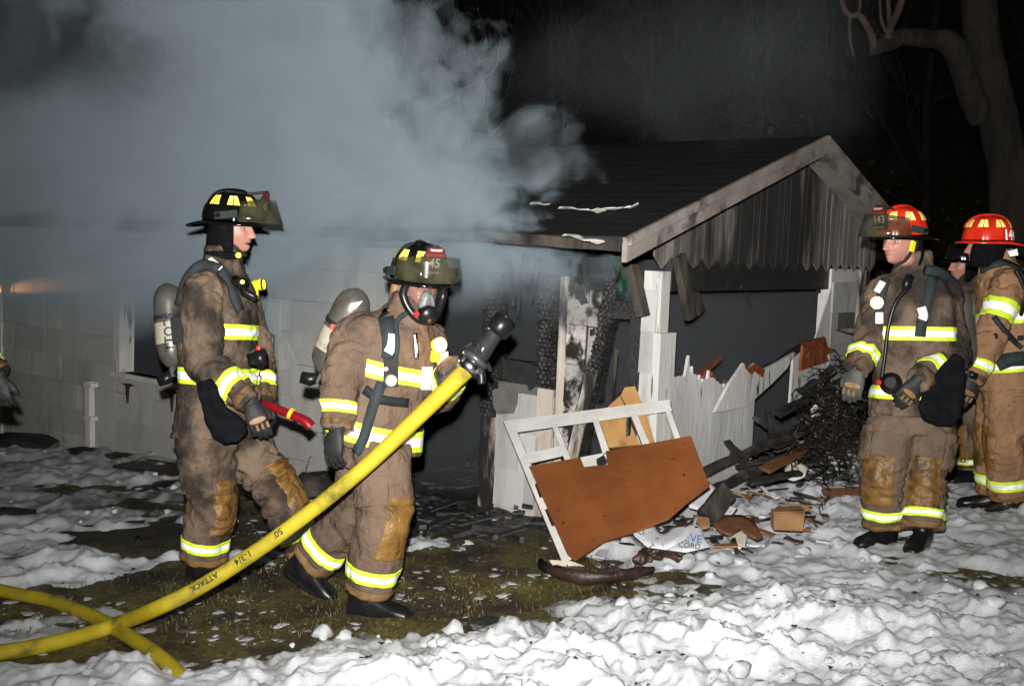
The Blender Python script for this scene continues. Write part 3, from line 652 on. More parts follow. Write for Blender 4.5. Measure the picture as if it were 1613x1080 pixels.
# gable boards with pointed lower ends
SL = (APZ - TIPZ) / (APG - TIPG)
def rake(g): return APZ - abs(g - APG) * SL
gab = obj('gable_backing', prism([hw(.01, -.02, 1.66), hw(.01, H_G + .02, 1.66), hw(.01, APG, rake(APG) - .06)], EL * .03), M_CHAR, house)
bw = 0.196; g = max(-.12, TIPG + .1); i = 0
while g < H_G + .1:
    g1 = g + bw - .004; gm = (g + g1) / 2; zt0, zt1, ztm = rake(g) - .07, rake(g1) - .07, max(rake(g), rake(g1)) - .07
    zl = 1.63
    drop = random.uniform(.05, .065)
    if rake(gm) - .07 > zl + .03:
        P = [hw(0, g, zl + .02), hw(0, gm, zl - drop + .01), hw(0, g1, zl + .02), hw(0, g1, zt1)]
        if g < APG < g1: P.append(hw(0, APG, rake(APG) - .07))
        P.append(hw(0, g, zt0))
        obj('gable_board', prism(P, -EL * (.014 + .003 * (i % 2))), M_GABLE, gab)
        obj('batten_bead', boxf([hw(-.02, gm - .006, zl - drop + .03), hw(-.017, gm - .006, zl - drop + .03), hw(-.017, gm + .006, zl - drop + .03), hw(-.021, gm + .006, zl - drop + .03),
                                 hw(-.02, gm - .006, rake(gm) - .1), hw(-.017, gm - .006, rake(gm) - .1), hw(-.017, gm + .006, rake(gm) - .1), hw(-.021, gm + .006, rake(gm) - .1)]), M_GABLE, gab)
    g += bw; i += 1
# roof: deck, shingle courses, fascias
def rp(u, g, dz=0.0): return hw(u, g, rake(g) + dz)
obj('roof_deck', join(prism([rp(-OV, TIPG + .01), rp(8.1, TIPG + .01), rp(8.1, APG), rp(-OV, APG)], (0, 0, -.05)), prism([rp(-OV, APG), rp(8.1, APG), rp(8.1, 2 * APG - TIPG - .01), rp(-OV, 2 * APG - TIPG - .01)], (0, 0, -.05))), M_CHAR, house)
ns = 17
for side in (0, 1):
    for k in range(ns):
        ga_ = TIPG - .01 + (APG - TIPG + .01) * k / ns; gb_ = min(APG, TIPG - .01 + (APG - TIPG + .01) * (k + 1.15) / ns)
        if side: ga_, gb_ = 2 * APG - ga_, 2 * APG - gb_
        nseg = 9 if not side else 1; ue = np.linspace(-OV - .02, 8.15, nseg + 1)
        for q in range(nseg):
            u0, u1 = ue[q], ue[q + 1] - .004; j = 0.0; ga_ += random.uniform(-.012, .012)
            obj('roof_shingle_course', boxf([rp(u0, ga_, .006), rp(u0, gb_, .001), rp(u1, gb_, .001), rp(u1, ga_, .006 + j), rp(u0, ga_, .0092), rp(u0, gb_, .008), rp(u1, gb_, .008), rp(u1, ga_, .0092)]), M_ROOF, house)
def fascia(name, g0, g1, mat):
    o1 = obj(name, boxf([rp(-OV - .03, g0, -.125), rp(-OV, g0, -.125), rp(-OV, g1, -.125), rp(-OV - .03, g1, -.125), rp(-OV - .03, g0, -.0), rp(-OV, g0, -.0), rp(-OV, g1, -.0), rp(-OV - .03, g1, -.0)]), mat, house)
    obj('drip_edge', boxf([rp(-OV - .055, g0, -.04), rp(-OV - .031, g0, -.04), rp(-OV - .031, g1, -.04), rp(-OV - .055, g1, -.04), rp(-OV - .055, g0, .012), rp(-OV - .031, g0, .012), rp(-OV - .031, g1, .012), rp(-OV - .055, g1, .012)]), mat, o1)
fascia('rake_fascia', TIPG, APG - .002, M_FASCIA); fascia('rake_fascia', 2 * APG - TIPG, APG + .002, M_FASCIA)
obj('soffit', boxf([rp(-OV, APG, -.07), rp(0, APG, -.07), rp(0, 2 * APG - TIPG, -.07), rp(-OV, 2 * APG - TIPG, -.07), rp(-OV, APG, -.06), rp(0, APG, -.06), rp(0, 2 * APG - TIPG, -.06), rp(-OV, 2 * APG - TIPG, -.06)]), M_FASCIA, house)
obj('eave_fascia', join(beam(hw(-OV, TIPG - .01, TIPZ - .04), hw(.75, TIPG - .01, TIPZ - .02), .03, .06, seg=6, jit=.008)), M_CHAR2, house)
# pale strips of flashing left on the roof
def onroof(px, py):
    d = ray(px, py); n = (rp(1, 0) - rp(0, 0)).cross(rp(0, 1) - rp(0, 0)).normalized(); t = (rp(0, 0, .035) - CAM).dot(n) / d.dot(n); return CAM + d * t
for pts, w in ((((885, 327), (920, 330), (948, 331)), .05), (((948, 330), (978, 327), (1006, 322)), .06), (((838, 320), (862, 322)), .03), (((893, 370), (925, 378), (945, 380)), .05)):
    P = [onroof(*p) for p in pts]
    obj('flashing_strip', join(*[beam(P[i], P[i + 1], w, .012, jit=.012, seg=3, seed=i) for i in range(len(P) - 1)]), M_WHITEC, house)
# inside: floor, back walls, fallen timber
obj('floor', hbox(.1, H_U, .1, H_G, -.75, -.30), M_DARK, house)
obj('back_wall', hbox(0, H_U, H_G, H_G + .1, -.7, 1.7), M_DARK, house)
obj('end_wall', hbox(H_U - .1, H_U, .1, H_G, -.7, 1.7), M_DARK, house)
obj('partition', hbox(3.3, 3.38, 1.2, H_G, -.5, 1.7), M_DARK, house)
rr = random.Random(12)
for k in range(46):
    u, g = (rr.uniform(.3, 2.4), rr.uniform(.25, 2.2)) if k < 26 else (rr.uniform(.15, .9), rr.uniform(1.2, 3.4))
    z = -.25 + rr.uniform(0, .25); a = rr.random() * 6.28; l = rr.uniform(.15, .5)
    obj('fallen_timber', beam(hw(u - cos(a) * l, g - sin(a) * l, z), hw(u + cos(a) * l, g + sin(a) * l, z + rr.uniform(-.1, .3)), rr.uniform(.03, .1), rr.uniform(.02, .05), seg=2, jit=.006, seed=k), M_CHAR if rr.random() < .8 else M_CHAR2, house)

# unseen corner fixture, added to carry a hand light's warm streak along the wall
_a = onL(0, 457); _b = onL(225, 424); lp = hw(_a[0] + .9, -.13, _a[1] + (_a[1] - _b[1]) / (_b[0] - _a[0]) * -.9 * -1 if False else _a[1] - (_b[1] - _a[1]) / (_a[0] - _b[0]) * .9); _c = onL(95, 443); tgt = hw(_c[0], -.02, _c[1])
lm_ = obj('added_streak_lamp', join(beam(hw(H_U + .1, 0, 1.34), lp + Vector((0, 0, .04)), .03, .03), tube([lp - (tgt - lp).normalized() * .14, lp - (tgt - lp).normalized() * .02], [.03, .06], 14)), M_RUST, house)
cl_ = lamp('added_streak_light', 'SPOT', 1500, lp, tgt - lp, (1.0, .40, .15), spot_size=radians(7), spot_blend=.9, shadow_soft_size=.01); cl_.parent = lm_

# charred laths and hanging scraps round the burnt openings
rr = random.Random(31)
for k in range(26):
    x0, y0 = rr.choice(((rr.uniform(885, 1005), rr.uniform(400, 470)), (rr.uniform(790, 850), rr.uniform(395, 430)), (rr.uniform(935, 1005), rr.uniform(500, 640)))); dx, dy = rr.uniform(-16, 16), rr.uniform(25, 90); a = onL(x0, y0); b = onL(x0 + dx, y0 + dy); g_ = rr.uniform(-.05, .08)
    obj('charred_lath', beam(hw(a[0], g_, a[1]), hw(b[0], g_ + rr.uniform(-.05, .05), b[1]), rr.uniform(.012, .045), rr.uniform(.01, .03), up=tuple(EG), seg=4, jit=.005, seed=k), M_CHAR if rr.random() < .75 else M_CHAR2, house)
for k in range(12):
    x0 = rr.uniform(1065, 1300); a = onG(x0, rr.uniform(415, 425)); l = rr.uniform(.04, .2); p0 = hw(.05, a[0], a[1]); obj('charred_lath', beam(p0, p0 + Vector((rr.uniform(-.04, .04), 0, -l)), rr.uniform(.015, .05), .012, up=tuple(EL), seg=3, jit=.006, seed=k), M_CHAR, house)
# ================================================================== firefighters
from mathutils.bvhtree import BVHTree
def turnout(name, a, b, dark, at_=.56, sc=3.2):
    return pmat(name, a, b, scale=7, soot=dark, soot_scale=sc, soot_at=at_, soot_soft=.12, rough=.92, bump=.9, bump_scale=12, spec=.12, bdist=.035)
T_BROWN = turnout('turnout_cloth_brown', (0.135, 0.097, 0.069), (0.10, 0.072, 0.051), (0.036, 0.028, 0.022))
T_MID = turnout('turnout_cloth_clean', (0.122, 0.084, 0.060), (0.094, 0.065, 0.047), (0.044, 0.033, 0.026), .62)
T_GREY = turnout('turnout_cloth_sooty', (0.118, 0.088, 0.064), (0.155, 0.110, 0.078), (0.028, 0.023, 0.019), .5, 4.2)
T_TAN = turnout('turnout_cloth_tan', (0.2738, 0.1591, 0.0851), (0.2146, 0.1221, 0.0666), (0.1258, 0.074, 0.0444), .62)
T_BLACK = turnout('turnout_cloth_black', (0.012, 0.012, 0.014), (0.02, 0.02, 0.022), (0.008, 0.008, 0.008))
M_LEATH = pmat('tan_knee_leather', (0.1924, 0.1036, 0.0259), (0.1332, 0.06808, 0.01776), scale=7, soot=(0.0407, 0.02516, 0.0111), soot_scale=6, soot_at=.57, rough=.46, bump=.8, bump_scale=16, spec=.35, bdist=.025)
M_LIME = pmat('lime_trim', (0.66, 0.86, 0.05), (0.55, 0.75, 0.04), scale=25, rough=.45)
M_SILV = pmat('silver_reflective_trim', (0.93, 0.93, 0.93), (0.80, 0.82, 0.84), scale=12, rough=.35)
M_SILV2 = pmat('worn_silver_trim', (0.62, 0.63, 0.66), (0.93, 0.93, 0.9), scale=9, rough=.4)
M_BLK = pmat('black_webbing', (0.007, 0.008, 0.009), (0.012, 0.014, 0.015), scale=30, rough=.75)
M_NAVY = pmat('grey_blue_webbing', (0.013, 0.02, 0.0225), (0.021, 0.028, 0.031), scale=25, rough=.8)
M_RUB = pmat('black_rubber', (0.005, 0.005, 0.0055), (0.009, 0.009, 0.0095), scale=20, rough=.33, spec=.28)
M_GLOVE = pmat('glove_leather_black', (0.01036, 0.0111, 0.0111), (0.02072, 0.0222, 0.0222), scale=30, rough=.6, bump=.3, bump_scale=90)
M_GLOVEG = pmat('glove_grey_green', (0.0407, 0.0481, 0.0444), (0.0666, 0.0703, 0.0629), scale=25, rough=.6, bump=.3, bump_scale=90)
M_TANG = pmat('glove_tan_patch', (0.2368, 0.1258, 0.0444), (0.148, 0.074, 0.0259), scale=30, rough=.5)
M_HELB = pmat('black_helmet_shell', (0.004, 0.004, 0.004), rough=.12, spec=.45)
M_HELR = pmat('red_helmet_shell', (0.62, 0.035, 0.010), (0.5, 0.02, 0.008), scale=14, rough=.2, spec=.6)
M_YREF = pmat('yellow_helmet_reflector', (1.0, 0.82, 0.02), (1.0, 0.9, 0.25), scale=40, rough=.3)
M_YREF2 = pmat('warm_helmet_reflector', (1.0, 0.80, 0.10), (1.0, 0.92, 0.40), scale=40, rough=.3)
M_VIS = pmat('smoked_visor', (0.0259, 0.02738, 0.01332), (0.074, 0.074, 0.0444), scale=14, rough=.12, spec=.7, alpha=.42)
M_LENS = pmat('mask_lens', (0.02, 0.022, 0.024), rough=.05, spec=.8, alpha=.30, bump=.35, bump_scale=120)
M_LEATHR = pmat('helmet_front_leather', (0.015, 0.013, 0.012), rough=.6)
M_REDL = pmat('helmet_front_red', (0.13, 0.012, 0.01), rough=.6)
M_WLET = plain('off_white_letters', (0.72, 0.70, 0.62), .5)
M_WREF = plain('white_reflective_letters', (0.95, 0.93, 0.97), .4)
M_FLAP = pmat('black_ear_flap', (0.004, 0.004, 0.0045), (0.007, 0.007, 0.0075), scale=40, rough=.95, spec=.03)
M_HEM = pmat('tan_hem_leather', (0.20, 0.115, 0.045), (0.13, 0.075, 0.03), scale=10, rough=.6)
M_CUFF = pmat('dark_cuff_leather', (0.111, 0.0629, 0.02368), (0.074, 0.0444, 0.0185), scale=12, rough=.6, bump=.4, bump_scale=40)
M_HOODW = pmat('cream_hood', (0.3108, 0.2812, 0.222), (0.2368, 0.2072, 0.1628), scale=12, rough=.95)
M_CYL = pmat('grey_air_cylinder', (0.1147, 0.111, 0.0999), (0.074, 0.0703, 0.0592), scale=9, soot=(0.0333, 0.0259, 0.0148), soot_scale=6, soot_at=.64, rough=.32, spec=.6, metal=.35)
M_CYLB = pmat('cream_cylinder_label', (0.3404, 0.3256, 0.2516), (0.2664, 0.2516, 0.1924), scale=10, soot=(0.1036, 0.0888, 0.0666), soot_scale=8, soot_at=.68, rough=.5)
M_CHROME = pmat('worn_chrome', (0.5, 0.5, 0.5), rough=.25, metal=1.0)
M_YEL = plain('yellow_plastic', (0.75, 0.68, 0.02), .4)
M_REDK = plain('red_knob', (0.5, 0.02, 0.02), .4)
M_EMB = emit('lit_flashlight_lens', (1.0, 0.82, 0.55), 5.0)
M_AMB = emit('amber_light', (1.0, 0.5, 0.05), 1.6)
M_EYE = plain('eye_white', (0.3, 0.28, 0.27), .4); M_IRIS = plain('eye_iris', (0.03, 0.02, 0.015), .2)
def skin_mat():
    mt = pmat('skin', (0.37, 0.1813, 0.1369), (0.3256, 0.148, 0.111), scale=16, rough=.48, spec=.4, bump=.1, bump_scale=120)
    N = mt.node_tree.nodes; L = mt.node_tree.links; b = N['Principled BSDF']; src = b.inputs['Base Color'].links[0].from_socket
    for att, c in (('lip', (0.32, 0.09, 0.075)), ('brow', (0.05, 0.03, 0.02)), ('mouth', (0.03, 0.008, 0.008)), ('stub', (0.30, 0.16, 0.125))):
        a = N.new('ShaderNodeAttribute'); a.attribute_name = att; x = N.new('ShaderNodeMix'); x.data_type = 'RGBA'
        L.new(a.outputs['Fac'], x.inputs[0]); L.new(src, x.inputs[6]); x.inputs[7].default_value = (*c, 1); src = x.outputs[2]
    L.new(src, b.inputs['Base Color']); return mt
M_SKIN = skin_mat()

def ribbon(P, Nn, width, thick):
    V = []; Fc = []; n = len(P); w_ = width if isinstance(width, (list, tuple)) else [width] * n
    for i in range(n):
        d = (P[min(i + 1, n - 1)] - P[max(i - 1, 0)]).normalized(); s = d.cross(Nn[i]).normalized(); nn = s.cross(d).normalized()
        for a, b in ((-1, 0), (1, 0), (1, 1), (-1, 1)): V.append(P[i] + s * (a * w_[i] / 2) + nn * (b * thick))
        if i:
            q = 4 * i
            for e in range(4): Fc.append((q - 4 + e, q - 4 + (e + 1) % 4, q + (e + 1) % 4, q + e))
    Fc += [(3, 2, 1, 0), (4 * (n - 1), 4 * n - 3, 4 * n - 2, 4 * n - 1)]
    return V, Fc
def local(o, R_, F_, U_):
    return lambda x, y, z: o + R_ * x + F_ * y + U_ * z
def axes(fwd, up):
    F_ = Vector(fwd).normalized(); U_ = Vector(up); U_ = (U_ - F_ * U_.dot(F_)).normalized(); return F_.cross(U_).normalized(), F_, U_
def head_mesh(mouth=0.0):
    n, mth = 72, 56; V = []; Fc = []
    for j in range(mth + 1):
        ph = -pi / 2 + pi * j / mth
        for i in range(n):
            t = 2 * pi * i / n; V.append((0.074 * cos(ph) * sin(t), 0.094 * cos(ph) * cos(t), 0.116 * sin(ph)))
    for j in range(mth):
        for i in range(n): Fc.append((j * n + i, j * n + (i + 1) % n, (j + 1) * n + (i + 1) % n, (j + 1) * n + i))
    A = np.array(V); x, y, z = A[:, 0].copy(), A[:, 1].copy(), A[:, 2].copy()
    g = lambda v, s: np.exp(-(v / s) ** 2); fr = np.clip(y / 0.05, 0, 1); fr = fr * fr * (3 - 2 * fr)
    jaw = np.clip((-0.015 - z) / 0.1, 0, 1)
    x *= 1 - 0.30 * jaw ** 1.3; y += 0.02 * jaw * fr; y -= np.where(y < 0, -0.03 * jaw, 0)
    y += fr * (0.016 * g(z + 0.097, .018) * g(x, .026) + 0.006 * g(z - 0.032, .010) * g(x, .05) + 0.006 * g(np.abs(x) - .045, .02) * g(z + .018, .02))
    nz = np.clip((0.030 - z) / 0.058, 0, 1) * np.clip((z + 0.043) / 0.012, 0, 1)
    y += fr * (0.004 + 0.029 * np.clip((0.030 - z) / 0.058, 0, 1) ** 1.15) * np.clip((z + 0.042) / 0.010, 0, 1) * np.clip((.06 - z) / .03, 0, 1) * g(x, 0.010 + 0.005 * np.clip((0.03 - z) / .06, 0, 1))
    y += fr * 0.010 * g(np.abs(x) - .013, .007) * g(z + .033, .008)
    y -= fr * 0.016 * g(np.abs(x) - .031, .015) * g(z - .010, .011)
    y += fr * (0.009 * g(z + .057, .006) * g(x, .020) + 0.009 * g(z + .072 + mouth * .7, .007) * g(x, .018))
    ml = g(z + .064 + mouth * .35, .0025 + mouth * .5) * g(x, .021); y -= fr * (0.008 + mouth) * ml
    lip = fr * np.clip(g(z + .057, .006) * g(x, .020) + g(z + .072 + mouth * .7, .007) * g(x, .019), 0, 1)
    brow = fr * np.clip(2.2 * g(z - .034 + .12 * np.abs(np.abs(x) - .03), .0045) * g(np.abs(x) - .032, .016), 0, 1)
    stub = fr * np.clip(g(z + .085, .03) * 1.1, 0, .75)
    return np.c_[x, y, z], Fc, {'lip': lip * .8, 'brow': brow, 'mouth': np.clip(fr * ml * 1.3, 0, 1) if mouth else fr * ml * .6, 'stub': stub * .6}

def helmet(P, M, L, shell, refl, brim_mat, text=None, rank=None, visor=(0.02, .115), lift=0.0, side_text=None, flap=True, reflect=(-157, -112, -67, -22, 22, 67, 112, 157), tilt=0):
    """parts of a helmet in head axes L(x,y,z)"""
    a, b, c, z0 = .124, .148, .150, .046
    def dome(t, e, off=0.0):
        ce, se = max(0.0, cos(e)) ** .78, sin(e) ** .95 if e > 0 else 0
        return L((a + off) * ce * sin(t), (b + off) * ce * cos(t) - .008, z0 + (c + off) * se)
    V = []; Fc = []; n, m_ = 64, 16
    for j in range(m_ + 1):
        e = (pi / 2) * j / m_
        for i in range(n):
            t = 2 * pi * i / n; rib = .0045 * max(0, cos(t * 8 + pi)) ** 12 * cos(e) ** .3
            V.append(dome(t, e, rib))
    for j in range(m_):
        for i in range(n): Fc.append((j * n + i, j * n + (i + 1) % n, (j + 1) * n + (i + 1) % n, (j + 1) * n + i))
    hm = obj('helmet', (V, Fc), shell, P, True)
    # brim, longer and drooping at the back
    V = []; Fc = []
    for i in range(n):
        t = 2 * pi * i / n; bk = max(0, -cos(t)); ft = max(0, cos(t))
        ro = 1 + .17 + .42 * bk ** 2.2 + .10 * ft ** 2; zz = -.004 - .034 * bk ** 2.5 - .012 * abs(sin(t)) ** 4 - .01 * ft
        for (r_, dz) in ((.96, 0), (ro, zz), (ro + .01, zz - .004), (ro, zz - .009), (.96, -.012)):
            V.append(L(a * r_ * sin(t), b * r_ * cos(t) - .008, z0 + dz))
    for i in range(n):
        j = (i + 1) % n
        for q in range(5): Fc.append((i * 5 + q, j * 5 + q, j * 5 + (q + 1) % 5, i * 5 + (q + 1) % 5))
    obj('brim', (V, Fc), brim_mat, hm, True)
    # comb ridge
    obj('comb', tube([dome(0, .5 * k * pi / 8 + .5, .004) if k <= 5 else dome(pi, pi - (.5 * k * pi / 8 + .5), .004) for k in range(0, 11)], .009, 8), shell, hm, True)
    for dg_ in reflect:
        t = radians(dg_); V = []; Fc = []; nu = 5
        for r_ in range(4):
            e = .50 + .40 * r_ / 3; wd = radians(13.5 - 3.6 * r_ / 3)
            for q in range(nu): V.append(dome(t + wd * (2 * q / (nu - 1) - 1), e, .0035))
        for r_ in range(3):
            for q in range(nu - 1): Fc.append((r_ * nu + q, r_ * nu + q + 1, (r_ + 1) * nu + q + 1, (r_ + 1) * nu + q))
        obj('reflector', (V, Fc), refl, hm)
    if text is not None:
        def S(x, y, off=0.0): return L(x, .150 + .16 * y - .9 * x * x + off, .072 + y)
        out = [(-.045, 0), (.045, 0), (.056, .03), (.055, .08), (.045, .10), (.04, .118), (.02, .128), (0, .135), (-.02, .128), (-.04, .118), (-.045, .10), (-.055, .08), (-.056, .03)]
        sh = obj('front_shield', prism([S(x, y) for x, y in out], S(0, 0, .004) - S(0, 0)), M_LEATHR, hm)
        obj('shield_holder', beam(dome(0, 1.1, .004), S(0, .128, .002), .03, .012), M_LEATHR, hm)
        for y0, y1, w in ((.104, .120, .034), (.082, .098, .042), (.006, .022, .04)):
            obj('red_panel', prism([S(-w, y0, .006), S(w, y0, .006), S(w, y1, .006), S(-w, y1, .006)], S(0, 0, .0015) - S(0, 0)), M_REDL, sh)
        lettering(text, .056, lambda x, y: S(-x * .95, .054 + y, .008), M_WLET, sh, bold=.001)
        if rank: lettering(rank[0], .014, lambda x, y: S(-x, .111 + y, .009), M_WLET, sh); lettering(rank[1], .014, lambda x, y: S(-x, .013 + y, .009), M_WLET, sh)
    if side_text:
        def D(x, y): return dome(radians(side_text[1]) - x / .15, .18 + y / .14, .004)
        lettering(side_text[0], .075, D, M_WREF, hm, bold=.003)
    if visor:
        V = []; Fc = []; nu = 22; nv = 5
        for q in range(nv):
            v = q / (nv - 1)
            for i in range(nu):
                t = radians(-66 + 132 * i / (nu - 1)); r0 = .166 + visor[2] * (1 - v) * max(0, cos(t)) ** 1.0
                V.append(L(r0 * .95 * sin(t), r0 * 1.12 * cos(t) + .012 + (.012 * v), z0 + visor[0] + (visor[1] - visor[0]) * v * (0.62 + .38 * max(0, cos(t)) ** .7)))
        for q in range(nv - 1):
            for i in range(nu - 1): Fc.append((q * nu + i, q * nu + i + 1, (q + 1) * nu + i + 1, (q + 1) * nu + i))
        vs = obj('face_shield', (V, Fc), M_VIS, hm, True); so = vs.modifiers.new('s', 'SOLIDIFY'); so.thickness = .003
        for s in (-1, 1):
            obj('visor_bracket', beam(L(s * .150, -.03, z0 + .018), L(s * .147, .085, z0 + .035), .006, .036, up=tuple(L(0, 0, 1) - L(0, 0, 0))), M_NAVY, hm)
            obj('visor_knob', tube([L(s * .15, -.012, z0 + .022), L(s * .165, -.012, z0 + .022)], .012, 10), M_RUB, hm)
    if flap:
        V = []; Fc = []; nu = 24; nv = 7; f0 = flap if isinstance(flap, (int, float)) and flap > 1 else 68
        for q in range(nv):
            v = q / (nv - 1)
            for i in range(nu):
                t = radians(f0 + (360 - 2 * f0) * i / (nu - 1)); bulge = .012 * sin(v * pi) + .004 * sin(i * 2.1 + q)
                V.append(L((.098 + bulge) * sin(t), (.110 + bulge + .02 * v) * cos(t), z0 + .005 - .17 * v * (0.75 + .25 * (i % 2 == 0 and 1 or .97))))
        for q in range(nv - 1):
            for i in range(nu - 1): Fc.append((q * nu + i, q * nu + i + 1, (q + 1) * nu + i + 1, (q + 1) * nu + i))
        fl = obj('ear_flap', (V, Fc), M_FLAP, hm, True); so = fl.modifiers.new('s', 'SOLIDIFY'); so.thickness = .006
    return hm
def glove(P, W, d, back, side, curl=.5, mat=None, spread=.1, size=1.1, gaunt=True, patch=True, thumb=.0):
    """W wrist, d towards the fingers, back = out of the back of the hand, side = +1 thumb on the +x side"""
    Y_ = Vector(d).normalized(); Z_ = Vector(back); Z_ = (Z_ - Y_ * Z_.dot(Y_)).normalized(); X_ = Y_.cross(Z_).normalized() * side
    T = lambda x, y, z: Vector(W) + (X_ * x + Y_ * y + Z_ * z) * size
    V = [loft([(T(0, -.01, 0), X_ * .034 * size, Z_ * .027 * size), (T(0, .02, 0), X_ * .036 * size, Z_ * .025 * size), (T(.002, .05, 0), X_ * .046 * size, Z_ * .022 * size), (T(0, .085, 0), X_ * .047 * size, Z_ * .019 * size), (T(0, .105, -.002), X_ * .040 * size, Z_ * .012 * size)], 14)]
    for i, (x, ln, r) in enumerate(((.034, .074, .0125), (.0115, .083, .0130), (-.0115, .077, .0125), (-.033, .060, .0115))):
        p = Vector((x, .092, -.001)); ang = 0; pts = [Vector((x * .9, .07, 0)), p]; rr = [r, r]
        cu = curl[i] if isinstance(curl, (list, tuple)) else curl * (1 + .12 * i)
        for k, f in enumerate((.42, .33, .25)):
            ang += cu * (.75, .9, .6)[k]; p = p + Vector((x * spread * 4 * f, cos(ang), -sin(ang))) * ln * f * 1.05; pts.append(p); rr.append(r * (1 - .08 * (k + 1)))
        V.append(tube([T(*q) for q in pts], [q * size for q in rr], 8, up=tuple(X_)))
    th = [(.022, .02, -.004), (.044, .045, -.012 - thumb * .4), (.056, .072, -.022 - thumb), (.056, .096, -.032 - thumb * 1.6)]
    V.append(tube([T(*q) for q in th], [.017 * size, .0155 * size, .014 * size, .0115 * size], 8, up=tuple(Z_)))
    if gaunt: V.append(tube([T(0, -.065, 0), T(0, -.03, 0), T(0, .01, 0)], [.046 * size, .042 * size, .034 * size], 14, flat=.85, up=tuple(Z_)))
    me = remeshed(join(*V), .0046, 2); o = link('glove', me, mat or M_GLOVE, P, True)
    if patch:
        pt = []
        for i in range(14):
            t = 2 * pi * i / 14; pt.append(T(.036 * cos(t), .082 + .013 * sin(t), .0195 + .003 * (1 - abs(cos(t)))))
        obj('knuckle_patch', prism(pt, Z_ * .005), M_TANG, o)
        for x in (.034, .0115, -.0115): obj('finger_strip', beam(T(x, .10, .0135), T(x, .125, .006), .010 * size, .006, up=tuple(Z_)), M_TANG, o)
    return o
def boot(P, A, toe, up=(0, 0, 1), size=1.0, shaft=None, sole_mat=None):
    """A ankle centre, toe = direction of the toes; sole 0.105 below the ankle"""
    R_, F_, U_ = axes(toe, up); T = lambda x, y, z: Vector(A) + (R_ * x + F_ * y + U_ * z) * size
    rg = []
    for y, w, h, zc in ((-.088, .028, .045, -.045), (-.075, .042, .058, -.045), (-.03, .048, .062, -.042), (.04, .046, .055, -.048), (.09, .050, .043, -.060), (.14, .053, .036, -.067), (.185, .046, .031, -.072), (.212, .025, .020, -.080)):
        rg.append((T(0, y, zc), R_ * w * size, U_ * h * size, .8))
    sh = shaft if shaft is not None else U_
    V = [loft(rg, 16), loft([(T(0, -.02, -.05), R_ * .052 * size, F_ * .062 * size), (T(0, -.02, .0), R_ * .055 * size, F_ * .064 * size), (T(0, -.02, 0) + sh * .10, R_ * .062 * size, F_ * .066 * size), (T(0, -.02, 0) + sh * .2, R_ * .066 * size, F_ * .07 * size)], 16)]
    o = link('boot', remeshed(join(*V), .009, 3), M_RUB, P, True)
    out = []
    for i in range(26):
        t = 2 * pi * i / 26; y = .06 + .158 * sin(t); w = .047 + .010 * sin(t) - .006 * cos(2 * t)
        out.append(T(w * cos(t), y, -.107))
    obj('sole', prism(out, U_ * .022 * size), sole_mat or M_RUB, o)
    return o
def cylinder_bottle(P, p0, p1, r, label=None, mat=None, band=True):
    """air bottle from valve end p0 to rounded top p1"""
    p0, p1 = Vector(p0), Vector(p1); ln = (p1 - p0).length; d, s, n = frame(p1 - p0, tuple(-FWD)); pr = [(0, .35), (.02, .62), (.05, .86), (.09, .98), (.13, 1)]
    pts = [p0 + d * a for a, _ in pr] + [p1 - d * (a * .8) for a, _ in reversed(pr)]; rad = [r * q for _, q in pr] + [r * q for q in (1, .96, .82, .56, .2)]
    rings = [(p, s * q, n * q) for p, q in zip(pts, rad)]
    o = obj('air_cylinder', loft(rings, 28), mat or M_CYL, P, True)
    if band:
        obj('cylinder_label', loft([(p0 + d * ln * k, s * (r + .0025), n * (r + .0025)) for k in (.27, .33, .45, .52)], 28, False), M_CYLB, o, True)
        if label:
            lettering(label, .062, lambda x, y: p0 + d * (ln * .40 - x) + (s * sin(-y / r + .25) + n * cos(-y / r + .25)) * (r + .005), plain('label_ink', (.02, .02, .03), .5), o, bold=.0012)
        obj('cylinder_strap', loft([(p0 + d * ln * k, s * (r + .004), n * (r + .004)) for k in (.56, .61)], 28, False), M_BLK, o, True)
    obj('valve_body', tube([p0 + d * .02, p0 - d * .05], .022, 10), M_CHROME, o)
    obj('valve_knob', tube([p0 - d * .03 - s * .0, p0 - d * .055 - s * .035, p0 - d * .065 - s * .075], [.02, .032, .028], 12), M_RUB, o, True)
    obj('gauge_boot', tube([p0 - d * .03 + s * .01, p0 - d * .05 + s * .055], [.022, .026], 10), M_RUB, o, True)
    return o

